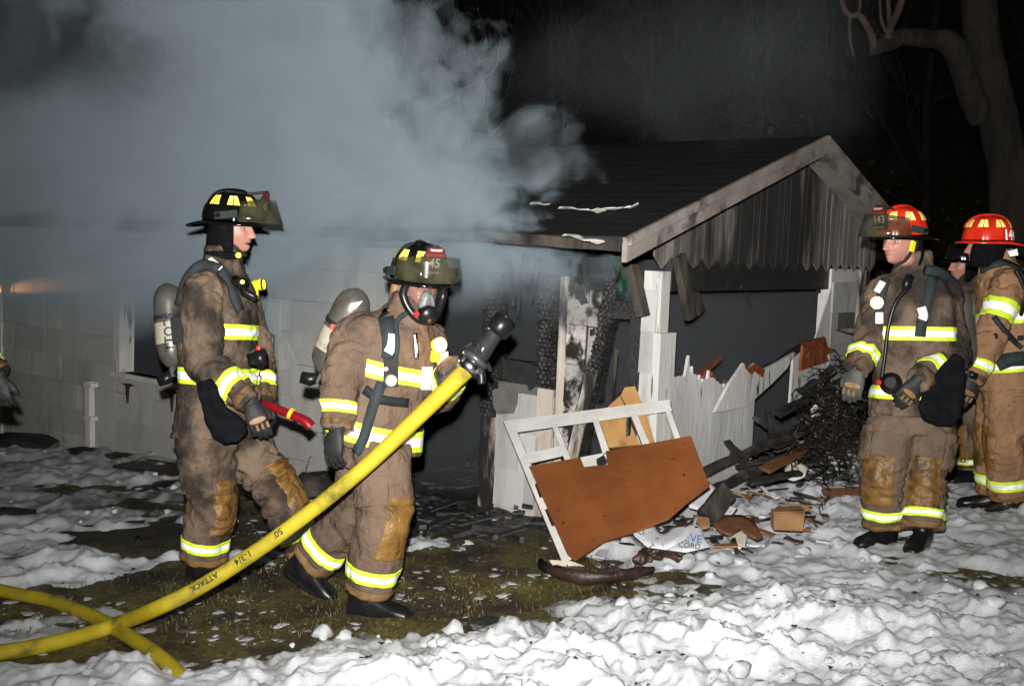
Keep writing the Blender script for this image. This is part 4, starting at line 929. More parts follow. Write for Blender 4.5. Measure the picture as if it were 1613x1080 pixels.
class FF: pass
def firefighter(label, d, J, fwd, hfwd, jm, tm, scale=1.0, hup=(0, 0, 1), bands=True, seed=1, group='firefighters at the fire', lift=(), head_z=0, kneeF=None, chest=True, fold=1.0, voxel=.0095, mouth=0.0, silver=None, slim=1.0, skinhead=True, hem=(-.115, -.035), jbot=.13, bust=(-.075, 0)):
    """J: joints as (px, py, depth offset)"""
    F = FF(); J = {k: at(v[0], v[1], d + v[2]) for k, v in J.items()}
    for s in 'LR':
        a = J['ank' + s]; g_ = float(gz(a.x, a.y)) + max(0.0, float(0.3 * thick(np.array([a.x]), np.array([a.y]))[0]))
        if s not in lift: a.z = g_ + .092
    fw = Vector((*fwd, 0)).normalized(); base = Vector(((J['ankL'].x + J['ankR'].x) / 2, (J['ankL'].y + J['ankR'].y) / 2, 0)); base.z = float(gz(base.x, base.y))
    P = thing('person', label, 'person', base, group); F.P = P; F.J = J
    S_ = scale
    pel, che, nec = J['pelvis'], J['chest'], J['neck']; sp = (nec - pel).normalized(); rv, fv, _ = axes(fw, sp); fv = sp.cross(rv).normalized()
    rv = rv; fv = -(rv.cross(sp)).normalized() if (-(rv.cross(sp))).dot(fw) > 0 else rv.cross(sp).normalized()
    F.rv, F.fv, F.sp = rv, fv, sp
    R = lambda c, w, q: (c, rv * w * S_ * slim, fv * q * S_ * slim, .86)
    tors = loft([R(pel - sp * jbot * S_, .232, .198), R(pel - sp * .03 * S_, .225, .19), R(pel.lerp(che, .45), .205, .172), R(che, .222, .178), R(che.lerp(nec, .5), .200, .152), R(che.lerp(nec, .8), .145, .115), R(nec, .098, .098)], 28)
    coll = loft([(nec - sp * .06, rv * .105 * S_, fv * .105 * S_), (nec + sp * .02, rv * .095 * S_, fv * .098 * S_), (nec + sp * .075 * S_, rv * .088 * S_, fv * .094 * S_)], 20)
    parts = [tors, coll]; segs = [('T', pel - sp * .13, nec, .2, .12)]
    for s in 'LR':
        sh, el, wr = J['sho' + s], J['elb' + s], J['wri' + s]
        inn = sh.lerp(che.lerp(nec, .6), .55)
        pts = [inn, sh, sh.lerp(el, .5), el, el.lerp(wr, .5), wr, wr + (wr - el).normalized() * .02]; rad = [.095, .100, .096, .092, .080, .066, .064]
        P_, r_ = catmull(pts, [q * S_ * slim for q in rad], 5); parts.append(tube(P_, r_, 18))
        segs += [('U' + s, sh, el, .108, .094), ('A' + s, el, wr, .094, .066)]
    me = remeshed(join(*parts), voxel, 5)
    F.jseg = wrinkle(me, segs, rv, fv, .015 * fold, seed)
    F.jacket = link('jacket', me, jm, P, True); F.jme = me; F.segs = {q[0]: q for q in segs}
    # trousers
    parts = [loft([R(pel - sp * .16 * S_, .165, .15), R(pel - sp * .02, .19, .165), R(pel + sp * .12, .19, .155)], 24)]; segs2 = []
    for s in 'LR':
        hp, kn, an = J['hip' + s], J['kne' + s], J['ank' + s]; lo = an + (kn - an).normalized() * .012
        P_, r_ = catmull([hp + sp * .06, hp, hp.lerp(kn, .5), kn, kn.lerp(lo, .5), lo], [q * S_ * slim for q in (.12, .132, .132, .118, .115, .106)], 5)
        parts.append(tube(P_, r_, 20)); segs2 += [('H' + s, hp, kn, .132, .118), ('S' + s, kn, lo, .118, .106)]
    me2 = remeshed(join(*parts), voxel, 5)
    F.tseg = wrinkle(me2, segs2, rv, fv, .016 * fold, seed + 50)
    F.trousers = link('trousers', me2, tm, P, True); F.tme = me2; F.segs.update({q[0]: q for q in segs2})
    F.bvh = None
    # body under the clothes, one continuous surface with the head
    hd = J['head']; HR, HF, HU = axes(hfwd, hup); F.L = local(hd, HR * S_, HF * S_, HU * S_); F.hax = (HR, HF, HU)
    inner = [loft([R(pel - sp * .1, .15, .11), R(pel.lerp(che, .5), .14, .1), R(che, .165, .115), R(che.lerp(nec, .75), .12, .08)], 16), tube([che, nec, hd - HU * .07 - HF * .02], [.07, .06, .056], 14)]
    for s in 'LR':
        inner.append(tube([J['sho' + s], J['elb' + s], J['wri' + s]], [.06, .05, .032], 10)); inner.append(tube([J['hip' + s], J['kne' + s], J['ank' + s]], [.085, .06, .03], 10))
    bme = remeshed(join(*inner), .016, 2)
    if skinhead:
        hv, hf, at_ = head_mesh(mouth); nb = len(bme.vertices); bv = coords(bme); bf = [tuple(p.vertices) for p in bme.polygons]
        hv2 = [F.L(*q) for q in hv]
        ears = []
        for s in (-1, 1): ears.append(loft([(F.L(s * .074, -.018 + k * .0, -.005), (F.L(0, .022, .006) - F.L(0, 0, 0)) * q, (F.L(0, -.008, .032) - F.L(0, 0, 0)) * q) if False else (F.L(s * (.070 + .010 * k), -.012 - .006 * k, 0), (F.L(0, .016, 0) - hd) * q, (F.L(0, -.004, .031) - hd) * q) for k, q in ((0, .8), (.6, 1), (1.0, .9), (1.3, .5))], 12))
        allv, allf = join((bv, bf), (hv2, hf), *ears); bme2 = pymesh('body', allv, allf)
        for k, v in at_.items():
            a_ = bme2.attributes.new(k, 'FLOAT', 'POINT'); arr = np.zeros(len(allv)); arr[nb:nb + len(hv2)] = v; a_.data.foreach_set('value', arr)
        bme = bme2
    F.body = link('body', bme, M_SKIN, P, True)
    if skinhead:
        for s in (-1, 1):
            e = F.L(s * .031, .064, .009); ey = obj('eye', tube([e - HF * .011, e - HF * .007, e, e + HF * .007, e + HF * .0105], [.003, .009, .0115, .009, .004], 12), M_EYE, F.body, True)
            obj('iris', tube([e + HF * .0085, e + HF * .0115], .0052, 10), M_IRIS, ey)
    # reflective trim, cuffs, knee leather
    if bands:
        for s in 'LR':
            band(F, 'A' + s, .50, .76, 'sleeve_band', silver); band(F, 'A' + s, .90, 1.02, 'cuff', leather=True)
            band(F, 'S' + s, .62, .80, 'ankle_band', silver); band(F, 'S' + s, .90, 1.01, 'trouser_hem', leather=True)
        hgt = (nec - pel).length
        tb(F, pel + sp * hem[0], pel + sp * hem[1], 'hem_band', silver)
        if chest: tb(F, che + sp * bust[0], che + sp * bust[1], 'chest_band', silver)
        for s in 'LR': knee(F, s, Vector((*kneeF[s], 0)) if kneeF else fw)
    return F
def wrinkle(me, segs, rv, fv, amp, seed):
    c = coords(me); n = normals(me); best = np.full(len(c), 1e9); lab = np.zeros(len(c), int); S = np.zeros(len(c)); PH = np.zeros(len(c)); JP = np.zeros(len(c)); off = 0
    for k, (nm, A, B, r0, r1) in enumerate(segs):
        A_, B_ = np.array(A), np.array(B); ax = B_ - A_; ln = np.linalg.norm(ax); ax /= ln; w = c - A_; t = np.clip(w @ ax, 0, ln); q = w - np.outer(t, ax)
        if nm == 'T':
            e = q - np.outer(q @ np.array(rv), rv) * .12; dist = np.linalg.norm(e, axis=1) - .20
        else: dist = np.linalg.norm(q, axis=1) - (r0 + (r1 - r0) * t / ln)
        f_ = frame(B - A); ph = np.arctan2(q @ np.array(f_[1]), q @ np.array(f_[2])); m_ = dist < best
        best = np.where(m_, dist, best); lab = np.where(m_, k, lab); S = np.where(m_, t + (ln if nm[0] in 'AS' else 0), S); PH = np.where(m_, ph, PH)
        jp = np.exp(-(t / .13) ** 2) + np.exp(-((ln - t) / .13) ** 2); JP = np.where(m_, jp if nm != 'T' else .25, JP)
    n1 = fbm(c, 5.0, 2, seed); n2 = noise3(c, 3.2, seed + 3); n3 = noise3(c, 2.4, seed + 4)
    th = S / .10 + .45 * np.sin(PH + seed) + .22 * np.sin(2 * PH + 2 * seed) + 1.7 * n1
    w1 = np.abs(np.sin(pi * th)) ** .6 - .7
    th2 = S / .055 + 1.1 * np.sin(PH * 1 + 1.7 * seed) + 1.8 * n1 + 3.1; w2 = np.abs(np.sin(pi * th2)) - .6
    th3 = PH * 2.2 + .8 * n1 * 2 + S * 4; w3 = np.abs(np.sin(th3)) - .6
    m1 = np.clip(.12 + .75 * JP + 1.1 * n2, 0, 1.3); m2 = np.clip(.1 + .5 * JP + .9 * n3, 0, 1)
    disp = amp * (m1 * w1 * 1.15 + m2 * w2 * .45 + .5 * np.clip(.6 - n2, 0, 1) * w3) + amp * .7 * fbm(c, 11, 3, seed + 9)
    setco(me, c + n * disp[:, None]); return lab
def _cut(me, lab, ids, planes, off, thick_=.005, stripes=None, mats=None, axis=None):
    bm = bmesh.new(); bm.from_mesh(me); bm.verts.ensure_lookup_table(); bm.normal_update()
    nv = {v: v.normal.copy() for v in bm.verts}
    good = np.isin(lab, ids)
    dele = [f for f in bm.faces if not all(good[v.index] for v in f.verts)]
    for v in bm.verts: v.co += v.normal * off
    bmesh.ops.delete(bm, geom=dele, context='FACES')
    for co, no in planes:
        bmesh.ops.bisect_plane(bm, geom=bm.verts[:] + bm.edges[:] + bm.faces[:], plane_co=co, plane_no=no, clear_inner=True, clear_outer=False)
    if stripes:
        for co, no in stripes: bmesh.ops.bisect_plane(bm, geom=bm.verts[:] + bm.edges[:] + bm.faces[:], plane_co=co, plane_no=no)
        for f in bm.faces:
            c = f.calc_center_median(); f.material_index = 1 if (c - stripes[0][0]).dot(stripes[0][1]) > 0 and (c - stripes[1][0]).dot(stripes[1][1]) < 0 else 0
    out = bpy.data.meshes.new('band'); bm.to_mesh(out); bm.free()
    for p in out.polygons: p.use_smooth = True
    return out
def shell_(o, t=.005):
    s = o.modifiers.new('shell', 'SOLIDIFY'); s.thickness = t; s.offset = -1; return o
def band(F, seg, t0, t1, name, silver=None, leather=False):
    nm, A, B, r0, r1 = F.segs[seg]; jk = seg[0] in 'UA'; me, lab = (F.jme, F.jseg) if jk else (F.tme, F.tseg)
    order = ['T', 'UL', 'AL', 'UR', 'AR'] if jk else ['HL', 'SL', 'HR', 'SR']; d = (B - A).normalized(); q = lambda t: A + (B - A) * t
    st = [(q(t0 + (t1 - t0) * .3), d), (q(t0 + (t1 - t0) * .72), d)] if not leather else None
    m_ = _cut(me, lab, [order.index(seg)], [(q(t0), d), (q(t1), -d)], .004 if not leather else .003, stripes=st)
    if len(m_.polygons): shell_(link(name, m_, [M_HEM if name == 'trouser_hem' else M_CUFF] if leather else [M_LIME, silver or M_SILV], F.jacket if jk else F.trousers))
def tb(F, p0, p1, name, silver=None):
    d = F.sp; m_ = _cut(F.jme, F.jseg, [0], [(p0, d), (p1, -d)], .004, stripes=[(p0.lerp(p1, .28), d), (p0.lerp(p1, .72), d)])
    if len(m_.polygons): shell_(link(name, m_, [M_LIME, silver or M_SILV], F.jacket))
def arm_band(F, seg, t0, t1, silver=None): band(F, seg, t0, t1, 'upper_arm_band', silver)
def knee(F, s, kf):
    _, hp, kn, _, _ = F.segs['H' + s]; _, _, lo, _, _ = F.segs['S' + s]; order = ['HL', 'SL', 'HR', 'SR']; up = (hp - lo).normalized(); kf = (kf - up * kf.dot(up)).normalized(); sd = up.cross(kf)
    m_ = _cut(F.tme, F.tseg, [order.index('H' + s), order.index('S' + s)], [(kn + up * .10, -up), (kn - up * .17, up), (kn + kf * .03, kf), (kn + sd * .085, -sd), (kn - sd * .085, sd)], .004)
    if len(m_.polygons): shell_(link('knee_patch', m_, M_LEATH, F.trousers))
def pocket(F, s, out, t0=.30, t1=.86, w=.085):
    """bellows pocket standing proud of the thigh"""
    _, hp, kn, _, _ = F.segs['H' + s]; order = ['HL', 'SL', 'HR', 'SR']; ax = (kn - hp).normalized(); o_ = Vector((*out, 0)); o_ = (o_ - ax * o_.dot(ax)).normalized(); sd = ax.cross(o_); c = hp.lerp(kn, .5)
    m_ = _cut(F.tme, F.tseg, [order.index('H' + s)], [(hp.lerp(kn, t0), ax), (hp.lerp(kn, t1), -ax), (c + o_ * .02, o_), (c + sd * w, -sd), (c - sd * w, sd)], .016)
    if len(m_.polygons): shell_(link('thigh_pocket', m_, F.trousers.data.materials[0], F.trousers), .018)
    m_ = _cut(F.tme, F.tseg, [order.index('H' + s)], [(hp.lerp(kn, t0 - .02), ax), (hp.lerp(kn, t0 + .16), -ax), (c + o_ * .02, o_), (c + sd * (w + .004), -sd), (c - sd * (w + .004), sd)], .021)
    if len(m_.polygons): shell_(link('pocket_flap', m_, F.trousers.data.materials[0], F.trousers), .006)
def lamp_glow(F, px, py, off, energy, toward):
    p, n = pin(F, px, py, off); o = lamp('flashlight_glow', 'POINT', energy, p + Vector(toward), (0, 0, -1), (1.0, .62, .3), shadow_soft_size=.02)
    o.parent = F.P; o.matrix_parent_inverse = Matrix.Translation(-F.P.location)
def tree_of(*objs):
    V = []; Fc = []
    for o in objs:
        n = len(V); V += [v.co.copy() for v in o.data.vertices]; Fc += [tuple(i + n for i in p.vertices) for p in o.data.polygons]
    return BVHTree.FromPolygons(V, Fc)
def pin(F, px, py, off=.006):
    """point of the clothes seen at a pixel, lifted off along the surface normal"""
    if F.bvh is None: F.bvh = tree_of(F.jacket, F.trousers)
    d = ray(px, py).normalized(); h = F.bvh.ray_cast(CAM, d)
    if h[0] is None:
        q = F.bvh.find_nearest(CAM + d * ((F.J['chest'] - CAM).length)); n = q[1]; p = q[0]
    else: p, n = h[0], h[1]
    if n.dot(d) > 0: n = -n
    return p + n * off, n
def strap(F, pts, w, mat, name='shoulder_strap', thick_=.012, parent=None, per=4, off=.006):
    P = []; Nn = []
    for x, y in pts:
        p, n = pin(F, x, y, off); P.append(p); Nn.append(n)
    Q, _ = catmull(P, [0] * len(P), per); NQ, _ = catmull(Nn, [0] * len(P), per)
    return obj(name, ribbon(Q, [n.normalized() for n in NQ], w, thick_), mat, parent or F.P, True)
def plate(F, px, py, w, h, t, mat, name, parent=None, rot=0.0, off=.004, facing=.5):
    """small box lying on the clothes at a pixel"""
    p, n = pin(F, px, py, off); n = n.lerp(-FWD, facing).normalized(); up = UPV * cos(rot) + RGT * sin(rot); s = up.cross(n).normalized(); up = n.cross(s).normalized()
    M_ = Matrix((s, up, n)).transposed(); return obj(name, cbox(p + n * t / 2, w, h, t, M_), mat, parent or F.P)
def chest_light(F, px, py, toward, parent=None, box=True, r=.026, lit=True, amb=False):
    p, n = pin(F, px, py, .03); d = Vector(toward).normalized()
    f = obj('flashlight', tube([p - d * .05, p - d * .01, p + d * .012], [r * 1.1, r * 1.15, r * 1.3], 16), M_YEL if box else M_RUB, parent or F.P, True)
    obj('bezel', loft([(p + d * .012, *[q * r * 1.3 for q in frame(d)[1:]]), (p + d * .022, *[q * r * 1.3 for q in frame(d)[1:]])], 16, False), M_RUB, f)
    obj('lamp_lens', tube([p + d * .010, p + d * .019], r * 1.12, 16), M_AMB if amb else M_EMB if lit else M_CHROME, f)
    obj('flashlight_body', tube([p - d * .035 - UPV * .01, p - d * .035 - UPV * .075], [.026, .024], 10), M_YEL, f, True)
    return f
# ------------------------------------------------------------------ the man with the axe (profile, walking to the right)
J1 = dict(pelvis=(342, 655, 0), chest=(345, 510, 0), neck=(352, 412, 0), head=(367, 362, 0),
          shoR=(318, 462, -.2), elbR=(322, 570, -.27), wriR=(390, 630, -.34), shoL=(376, 462, .18), elbL=(404, 555, .22), wriL=(416, 628, .12),
          hipR=(322, 690, -.10), kneR=(333, 785, -.12), ankR=(320, 885, -.06), hipL=(368, 690, .08), kneL=(432, 762, .08), ankL=(484, 872, .12))
F1 = firefighter('firefighter in black helmet seen in profile, carrying a red-handled axe', 5.3, J1, (.96, -.28), (.98, -.16, -.03), T_GREY, T_GREY, seed=3, mouth=.006, fold=1.15, hem=(.165, .245), jbot=.10)
helmet(F1.P, F1.P, F1.L, M_HELB, M_YREF, M_HELB, text='45', visor=(-.005, .115, .05))
glove(F1.P, F1.J['wriR'] + (F1.J['wriR'] - F1.J['elbR']).normalized() * .02, RGT * .35 - UPV * .9, -FWD + RGT * .3, -1, .35)
glove(F1.P, F1.J['wriL'], RGT * .5 - UPV * .8, RGT + FWD * .2, -1, .9, patch=False)
boot(F1.P, F1.J['ankR'], (.93, -.3, 0)); boot(F1.P, F1.J['ankL'], (.96, -.2, -.0))
c0 = at(272, 578, 5.32); c1 = at(263, 446, 5.36); cylinder_bottle(F1.P, c0, c1, .073, 'SCOTT')
obj('back_frame', join(beam(at(290, 455, 5.22), at(290, 585, 5.25), .05, .03), beam(at(282, 500, 5.15), at(286, 540, 5.15), .06, .09)), M_BLK, F1.P)
obj('shoulder_yoke', ctube([at(284, 480, 5.18), at(296, 440, 5.16), at(318, 418, 5.16), at(345, 425, 5.14)], .03, 8, 4), M_NAVY, F1.P, True)
strap(F1, [(340, 420), (352, 432), (362, 450), (368, 468), (376, 490)], .05, M_NAVY)
strap(F1, [(332, 414), (338, 420), (346, 428)], .035, M_SILV, 'strap_reflector', off=.022)
obj('speaker_mic', tube([at(370, 440, 5.02), at(384, 447, 4.98)], [.022, .03], 10), M_RUB, F1.P, True)
obj('hose_lapel', ctube([at(378, 445, 5.0), at(385, 458, 4.98), at(398, 466, 4.98), at(404, 470, 4.99)], [.014, .02, .016, .014], 8), M_RUB, F1.P, True)
obj('amber_button', tube([at(382, 444, 4.95), at(382, 444, 4.94)], .010, 10), M_AMB, F1.P)
chest_light(F1, 402, 452, RGT + UPV * .05 - FWD * .15, amb=True, r=.024)
obj('throat_light', ctube([at(322, 398, 5.2), at(345, 400, 5.17), at(358, 402, 5.16), at(374, 402, 5.14)], [.008, .016, .022, .016], 8), M_RUB, F1.P, True)
obj('throat_light_lens', tube([at(374, 402, 5.13), at(377, 402, 5.125)], .014, 8), M_AMB, F1.P)
obj('chin_strap', ctube([F1.L(.082, -.02, .05), F1.L(.084, 0, -.02), F1.L(.066, .045, -.09), F1.L(.02, .085, -.125)], .009, 6), M_BLK, F1.P)
rg = obj('regulator', tube([at(392, 565, 5.02), at(405, 564, 5.02), at(412, 564, 5.02), at(419, 563, 5.02)], [.03, .046, .050, .044], 16), M_RUB, F1.P, True)
obj('red_knob', tube([at(407, 551, 5.0), at(407, 545, 5.0)], .012, 8), M_REDK, rg)
# drawstring bag on the hip
bagm = pmat('black_nylon_bag', (0.0035, 0.004, 0.005), (0.007, 0.0075, 0.009), scale=20, rough=.85, spec=.03, bump=.5, bump_scale=18)
def bag(F, P2, dep, t, name='mask_bag'):
    n = len(P2); V = []; Fc = []
    cx = sum(p[0] for p in P2) / n; cy_ = sum(p[1] for p in P2) / n
    parts = [prism([at(x, y, dep - t * .5) for x, y in P2], FWD * t)]
    me = remeshed(join(*parts), .009, 6, .5); c = coords(me); setco(me, c + normals(me) * (.006 + .014 * fbm(c, 9, 3, 5))[:, None])
    return link(name, me, bagm, F.P, True)
bag(F1, [(308, 602), (330, 597), (338, 606), (352, 640), (372, 655), (385, 668), (387, 682), (372, 696), (352, 697), (335, 688), (325, 665), (312, 628)], 4.93, .05)

# ------------------------------------------------------------------ the man with the hose (masked, nearest)
J2 = dict(pelvis=(592, 680, 0), chest=(612, 566, -.02), neck=(643, 492, -.03), head=(660, 452, -.05),
          shoR=(562, 528, -.12), elbR=(538, 598, -.2), wriR=(531, 668, -.24), shoL=(668, 535, .14), elbL=(690, 620, .10), wriL=(716, 585, -.18),
          hipR=(600, 706, -.10), kneR=(604, 815, -.17), ankR=(580, 938, -.12), hipL=(578, 706, .10), kneL=(567, 802, .14), ankL=(489, 886, .22))
F2 = firefighter('firefighter in black helmet and breathing mask walking with the yellow hose', 4.7, J2, (.74, -.67), (.42, -.88, -.10), T_MID, T_MID, seed=11, hup=(.06, -.1, 1), lift='L', kneeF={'L': (.95, -.3), 'R': (.8, -.6)}, fold=1.0, hem=(-.035, .055), jbot=.06)
helmet(F2.P, F2.P, F2.L, M_HELB, M_YREF, M_HELB, text='45', rank=('TRANSIT', 'FIGHTER'), visor=(.0, .115, .02), flap=False)
glove(F2.P, F2.J['wriR'] + Vector((0, 0, -.02)), RGT * -.16 - UPV * .95 , -FWD * .8 - RGT * .5, 1, .45, patch=False)
g = glove(F2.P, F2.J['wriL'], RGT * .75 + UPV * .45 - FWD * .1, UPV * .5 - FWD * .6 - RGT * .4, 1, .8, thumb=.01, patch=False)
boot(F2.P, F2.J['ankR'], (.97, -.2, -.02)); boot(F2.P, F2.J['ankL'], RGT * .78 - UPV * .52 - FWD * .2, UPV * .85 + RGT * .5, shaft=(UPV * .8 + RGT * .6).normalized())
L2 = F2.L
hood = loft([(L2(0, -.012, .075), L2(.088, 0, 0) - L2(0, 0, 0), L2(0, .098, 0) - L2(0, 0, 0)), (L2(0, -.015, .0), L2(.090, 0, 0) - L2(0, 0, 0), L2(0, .092, 0) - L2(0, 0, 0)), (L2(0, -.02, -.07), L2(.082, 0, 0) - L2(0, 0, 0), L2(0, .085, 0) - L2(0, 0, 0)), (L2(0, -.03, -.13), L2(.10, 0, 0) - L2(0, 0, 0), L2(0, .1, 0) - L2(0, 0, 0))], 24)
hv, hf = hood; hf = [f for f in hf if len(f) == 4]
keep = [f for f in hf if not all((Vector(hv[i]) - L2(0, 0, Vector(hv[i]).z * 0)).dot(F2.hax[1]) > .062 for i in f)]
hd_ = obj('cream_hood', (hv, keep), M_HOODW, F2.P, True)
ne = obj('neck_flap', loft([(L2(0, -.07, .05), L2(.10, 0, 0) - L2(0, 0, 0), L2(0, .06, 0) - L2(0, 0, 0)), (L2(0, -.085, -.10), L2(.11, 0, 0) - L2(0, 0, 0), L2(0, .07, 0) - L2(0, 0, 0))], 18), T_TAN, F2.P, True)
# breathing mask
def MS(t, k, off=0): # mask outline param
    x, z = .094 * sin(t), .108 * cos(t) - .026; x *= 1 - .22 * max(0, -cos(t)); return L2(x * k, .094 - .35 * x * x / .08 + .042 * (1 - k * k) + off, z * k - .018 * (1 - k))
n = 32; V = []; Fc = []
for r_ in range(6):
    for i in range(n): V.append(MS(2 * pi * i / n, 1 - r_ / 5 * .97, .012))
for r_ in range(5):
    for i in range(n): Fc.append((r_ * n + i, r_ * n + (i + 1) % n, (r_ + 1) * n + (i + 1) % n, (r_ + 1) * n + i))
mask = obj('breathing_mask', tube([MS(2 * pi * i / n, 1.0, 0.006) for i in range(n + 1)], .019, 10, caps=False), M_RUB, F2.P, True)
obj('mask_lens', (V, Fc), M_LENS, mask, True)
gc = pmat('grey_nose_cup', (.10, .105, .11), (.16, .165, .17), scale=30, rough=.5)
link('nose_cup', remeshed(loft([(L2(0, .10, .005), L2(.010, 0, 0) - L2(0, 0, 0), L2(0, .016, 0) - L2(0, 0, 0)), (L2(0, .112, -.025), L2(.030, 0, 0) - L2(0, 0, 0), L2(0, .024, 0) - L2(0, 0, 0)), (L2(0, .112, -.06), L2(.040, 0, 0) - L2(0, 0, 0), L2(0, .026, 0) - L2(0, 0, 0)), (L2(0, .10, -.09), L2(.036, 0, 0) - L2(0, 0, 0), L2(0, .026, 0) - L2(0, 0, 0))], 18), .005, 3), gc, mask, True)
rgl = obj('mask_regulator', tube([L2(0, .105, -.095), L2(0, .135, -.10), L2(0, .15, -.102), L2(0, .165, -.104)], [.036, .043, .043, .036], 18), M_RUB, mask, True)
obj('regulator_cover', tube([L2(0, .12, -.075), L2(0, .128, -.135)], [.040, .034], 16), M_RUB, rgl, True)
obj('red_bypass_knob', tube([L2(.042, .13, -.10), L2(.062, .13, -.10)], .010, 10), M_REDK, rgl)
for s in (-1, 1): obj('mask_strap', ctube([L2(s * .078, .06, -.03), L2(s * .092, .0, -.03), L2(s * .085, -.05, -.03)], .008, 6), M_RUB, mask)
obj('helmet_chin_strap', beam(L2(.085, .06, .05), L2(.082, .062, .0), .014, .008), M_LIME, F2.P)
cylinder_bottle(F2.P, at(507, 586, 4.80), at(567, 456, 4.72), .083)
obj('cylinder_emblem', join(prism([at(522, 510, 4.66), at(531, 512, 4.66), at(528, 521, 4.66), at(519, 519, 4.66)], FWD * .004)), M_REDK, F2.P)
obj('cylinder_tag', prism([at(553, 478, 4.615), at(571, 474, 4.60), at(560, 487, 4.60), at(550, 487, 4.612)], FWD * .004), M_WREF, F2.P)
strap(F2, [(590, 462), (600, 480), (610, 510), (614, 540), (612, 565)], .07, M_NAVY)
strap(F2, [(617, 530), (614, 545), (609, 556)], .04, M_SILV, 'strap_reflector', off=.022)
pg = plate(F2, 613, 584, .062, .12, .03, M_BLK, 'pass_alarm', off=.02)
p, n_ = pin(F2, 614, 596, .06); ga = obj('pressure_gauge', tube([p - n_ * .01, p + (-FWD) * .012], .027, 16), M_RUB, pg); obj('gauge_face', tube([p + (-FWD) * .010, p + (-FWD) * .014], .021, 16), M_WREF, ga)
obj('reset_button', tube([at(608, 581, 4.40), at(608, 581, 4.385)], .010, 10), M_REDK, pg)
obj('breathing_hose', ctube([pin(F2, 617, 575, .03)[0], pin(F2, 620, 545, .04)[0], pin(F2, 622, 515, .04)[0], pin(F2, 640, 500, .05)[0]], .011, 8), M_NAVY, F2.P, True)
strap(F2, [(600, 600), (592, 630), (582, 660), (572, 690), (566, 715)], .045, M_NAVY, 'loose_strap', .008, off=.02)
strap(F2, [(575, 612), (600, 628), (640, 634)], .04, M_BLK, 'waist_strap')
strap(F2, [(652, 525), (654, 545), (654, 565)], .02, M_CHROME, 'zip_flap', .008)
plate(F2, 668, 594, .045, .10, .012, M_SILV, 'closure_reflector', off=.01)
chest_light(F2, 682, 545, -FWD + RGT * .55, r=.028)
plate(F2, 690, 573, .045, .095, .03, M_SILV, 'flashlight_reflector', off=.03)

# ------------------------------------------------------------------ the two with red helmets, and those behind
J3 = dict(pelvis=(1436, 636, 0), chest=(1440, 515, 0), neck=(1440, 418, 0), head=(1418, 383, -.08),
          shoR=(1393, 462, .02), elbR=(1372, 528, .02), wriR=(1352, 580, -.10), shoL=(1484, 465, .02), elbL=(1502, 558, -.05), wriL=(1447, 598, -.28),
          hipR=(1408, 655, 0), kneR=(1390, 745, -.06), ankR=(1392, 832, 0), hipL=(1466, 655, 0), kneL=(1456, 752, -.06), ankL=(1452, 846, -.12))
F3 = firefighter('firefighter in red helmet facing the camera, hand on his belt', 5.75, J3, (-.42, -.9), (-.88, -.47, -.05), T_GREY, T_BROWN, seed=23, fold=1.0, kneeF={'L': (-.35, -.9), 'R': (-.6, -.8)}, hem=(.03, .10), jbot=.06)
helmet(F3.P, F3.P, F3.L, M_HELR, M_YREF2, M_HELB, text='143', rank=('COUNTY', 'SERGEANT'), visor=(-.01, .11, .045), flap=112)
glove(F3.P, F3.J['wriR'], -UPV * .92 - RGT * .25, -FWD * .8 - RGT * .5, 1, .45, M_GLOVEG, size=1.2)
glove(F3.P, F3.J['wriL'], -UPV * .75 - RGT * .6, -FWD * .95, -1, .5)
boot(F3.P, F3.J['ankR'], (-.85, -.5, 0)); boot(F3.P, F3.J['ankL'], (-.6, -.8, 0))
L3 = F3.L
obj('chin_strap', ctube([L3(-.083, -.02, .04), L3(-.083, -.005, -.02), L3(-.072, .03, -.085), L3(-.03, .075, -.12)], .008, 6), M_BLK, F3.P)
obj('strap_buckle', beam(L3(-.085, -.005, .012), L3(-.086, .01, -.045), .014, .026), M_YEL, F3.P)
obj('hair', loft([(L3(0, -.012, .07), (L3(.079, 0, 0) - L3(0, 0, 0)), (L3(0, .094, 0) - L3(0, 0, 0))), (L3(0, -.030, .03), (L3(.078, 0, 0) - L3(0, 0, 0)), (L3(0, .075, 0) - L3(0, 0, 0))), (L3(0, -.045, -.01), (L3(.074, 0, 0) - L3(0, 0, 0)), (L3(0, .054, 0) - L3(0, 0, 0))), (L3(0, -.05, -.05), (L3(.060, 0, 0) - L3(0, 0, 0)), (L3(0, .042, 0) - L3(0, 0, 0)))], 24), pmat('dark_short_hair', (.02, .014, .010), (.035, .025, .018), scale=60, rough=.7, bump=.6, bump_scale=160), F3.body, True)
strap(F3, [(1468, 436), (1462, 470), (1452, 505), (1449, 530)], .055, M_NAVY); strap(F3, [(1396, 440), (1388, 470), (1384, 500)], .05, M_NAVY)
strap(F3, [(1450, 485), (1452, 497), (1450, 505)], .045, M_SILV, 'strap_reflector', off=.022); strap(F3, [(1390, 448), (1384, 460)], .035, M_SILV, 'strap_reflector', off=.022)
obj('lapel_microphone', tube([pin(F3, 1430, 437, .05)[0], pin(F3, 1427, 450, .05)[0], pin(F3, 1424, 462, .045)[0]], [.022, .026, .014], 10), M_RUB, F3.P, True)
obj('coiled_cord', ctube([pin(F3, 1432, 452, .05)[0], pin(F3, 1416, 480, .05)[0], pin(F3, 1404, 520, .05)[0], pin(F3, 1400, 560, .05)[0], pin(F3, 1393, 602, .05)[0]], .011, 8), M_RUB, F3.P, True)
chest_light(F3, 1384, 474, -FWD - RGT * .5, r=.028); plate(F3, 1384, 500, .038, .06, .02, M_SILV, 'flashlight_reflector', off=.03)
